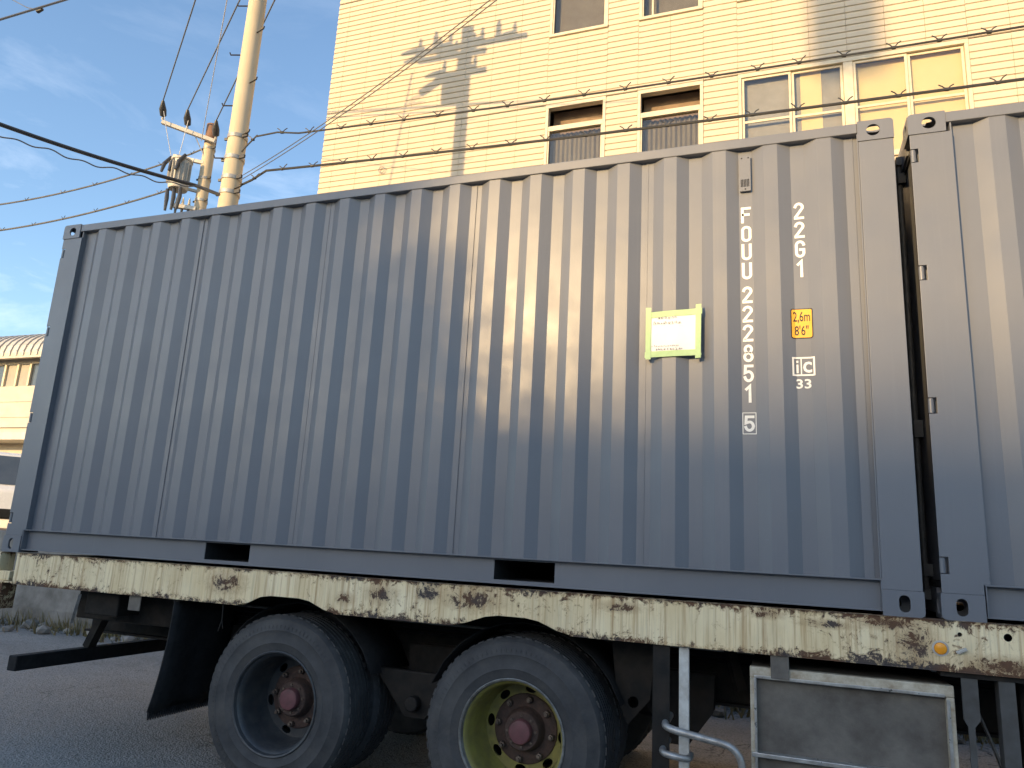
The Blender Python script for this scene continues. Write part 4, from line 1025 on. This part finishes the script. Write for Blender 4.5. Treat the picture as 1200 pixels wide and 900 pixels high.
# van
def van(loc, rz):
    r = thing('parked_van', 'small white van parked in front of the workshop shed', 'van', loc, rz=rz)
    prof = [(-1.65, .28), (-1.68, .9), (-1.45, 1.75), (-1.2, 1.86), (.85, 1.86), (1.05, 1.80), (1.48, 1.05), (1.66, .92), (1.70, .35), (1.62, .26)]
    wh = [circ(1.12, .28, .33, n=20), circ(-1.05, .28, .33, n=20)]
    b = obj('body', MB().plate(prof, [], 1.42, lambda a, c, q: (a, q - .71, c)), M['car_white'], r, bevel=.05)
    for s in (-1, 1):
        obj('side_window', MB().plate([(.05, 1.12), (1.30, 1.12), (.98, 1.68), (.05, 1.68)], [], .006, lambda a, c, q: (a, s * (.7085 + q), c)), M['car_glass'], r)
        obj('side_window', MB().plate([(-1.35, 1.12), (-.05, 1.12), (-.05, 1.68), (-1.22, 1.68)], [], .006, lambda a, c, q: (a, s * (.7085 + q), c)), M['car_glass'], r)
        obj('headlight', MB().box(1.655, 1.705, s * .52 - .11, s * .52 + .11, .66, .82), M['lens'], r, bevel=.02)
        for xx in (1.12, -1.05):
            w = obj('wheel', MB().lathe([(.12, 0), (.20, 0), (.27, .01), (.285, .04), (.285, .14), (.27, .16), (.12, .16)], (xx, s * .66 - .08, .285), 'y', 24), M['tyre'], r)
            obj('rim', MB().lathe([(0, 0), (.19, .005), (.19, .02), (.15, .04)], (xx, s * .745, .285), 'y', 18), M['galv'], w)
    obj('windscreen', MB().plate([(-.60, 0), (.60, 0), (.54, .78), (-.54, .78)], [], .006, lambda a, c, q: (1.475 - c * .48 + q + .012, a, 1.07 + c * .88)), M['car_glass'], r)
    obj('bumper', MB().box(1.66, 1.76, -.70, .70, .28, .50), M['black'], r, bevel=.03)
    return r
vp = at(2, 590, y=9.0)
van((vp.x - .3, 9.6, TER), R_(-40))

# ------------------------------------------------------------------ unseen things behind the viewer, placed for shadows and reflections
def back_to_sun(p, dist):
    return Vector(p) + SDIR * (dist / math.cos(R_(SUN_EL)))
# added mast, shaped so only its hung cabinet shades the wall above the window
top = back_to_sun(at(985, -70, y=D), 42.0)
p4 = thing('signal_mast', 'tall steel mast with a long arm and a hanging cabinet behind the viewer', 'mast', (top.x + 9.0, top.y, 0))
obj('shaft', MB().tube([(0, 0, -.2), (0, 0, top.z + 2.0)], [.30, .20], 20), M['band'], p4)
obj('arm', MB().bar((0, 0, top.z + 1.4), (-9.6, 0, top.z + 1.4), .22, .25), M['band'], p4)
obj('cabinet', MB().box(-9.45, -8.55, -.4, .4, top.z - 2.6, top.z + .9).box(-9.1, -8.9, -.1, .1, top.z + .9, top.z + 1.3), M['trafo'], p4, bevel=.05)
# long office block: its roof line throws the soft edge across the containers
cen = back_to_sun((4.5, 0, H + 1.22), 95.0)
ob = thing('office_block', 'plain grey office block far down the road behind the viewer', 'building', (cen.x, cen.y, 0), rz=R_(-SUN_AZ))
zt = cen.z
obj('wall', MB().box(-13, 13, -9, 0, 0, zt - .2), M['block_wall'], ob)
obj('roof', MB().box(-13.2, 13.2, -9.2, .2, zt - .199, zt), M['block_wall'], ob)
for fl_ in range(5):
    for k in range(9):
        obj('window', MB().box(-12 + k*2.7, -12 + k*2.7 + 1.7, .001, .05, 1.4 + fl_*3.6, 3.0 + fl_*3.6), M['car_glass'], ob)
# low grey warehouse added unseen behind the viewer to darken reflections in the paint
wh = thing('warehouse', 'long low grey warehouse on the near side of the road behind the viewer', 'building', (0, 0, 0))
obj('wall', MB().box(-70, 44, -27, -15.0, 0, 3.7), M['warehouse'], wh)
obj('roof', MB().box(-70.3, 44.3, -27.3, -14.7, 3.701, 3.9), M['warehouse'], wh)
for k in range(17):
    d_ = obj('shutter', MB().box(-68.5 + k*6.5, -64 + k*6.5, -14.99, -14.93, .02, 3.3), M['roofing'] if k % 3 == 2 else M['block_wall'], wh)
# tree that dapples the rear half of the first container
def tree(base, h, crown_c, rad, nleaf, label):
    t = thing('tree', label, 'tree', base)
    tr_ = MB().tube([(0, 0, -.1), (.05, .02, h*.3), (-.04, .06, h*.6), (0, 0, h*.85)], [.2, .16, .11, .05], 10)
    for k in range(9):
        a = k * 2.4; z0 = h * (.35 + .05*k); e = Vector((math.cos(a)*rad.x*.8, math.sin(a)*rad.y*.8, z0 + .9))
        tr_.tube([(0, 0, z0), e * .5 + Vector((0, 0, z0*.5 + .1)), e], [.07, .05, .02], 6)
    obj('trunk', tr_, M['bark'], t)
    mb = MB(); cl = []
    while len(cl) < 110:
        p = Vector((random.uniform(-1, 1), random.uniform(-1, 1), random.uniform(-1, 1)))
        if p.length < 1: cl.append(Vector((p.x*rad.x, p.y*rad.y, p.z*rad.z)) + crown_c)
    for k in range(nleaf):
        c = random.choice(cl); p = c + Vector((random.gauss(0, .28), random.gauss(0, .28), random.gauss(0, .25)))
        a = Vector((random.gauss(0, 1), random.gauss(0, 1), random.gauss(0, 1))).normalized(); b = a.orthogonal().normalized(); s = random.uniform(.07, .13)
        mb.add([p - a*s, p + b*s*.45, p + a*s, p - b*s*.45], [(0, 1, 2, 3)])
    obj('crown', mb, M['leaf'], t)
tc1 = back_to_sun((1.15, 0, 2.9), 34.0)
tree((tc1.x, tc1.y, 0), tc1.z + 1.6, Vector((0, 0, tc1.z)), Vector((1.95, 1.95, 2.3)), 42000, 'leafy tree by the road behind the viewer')
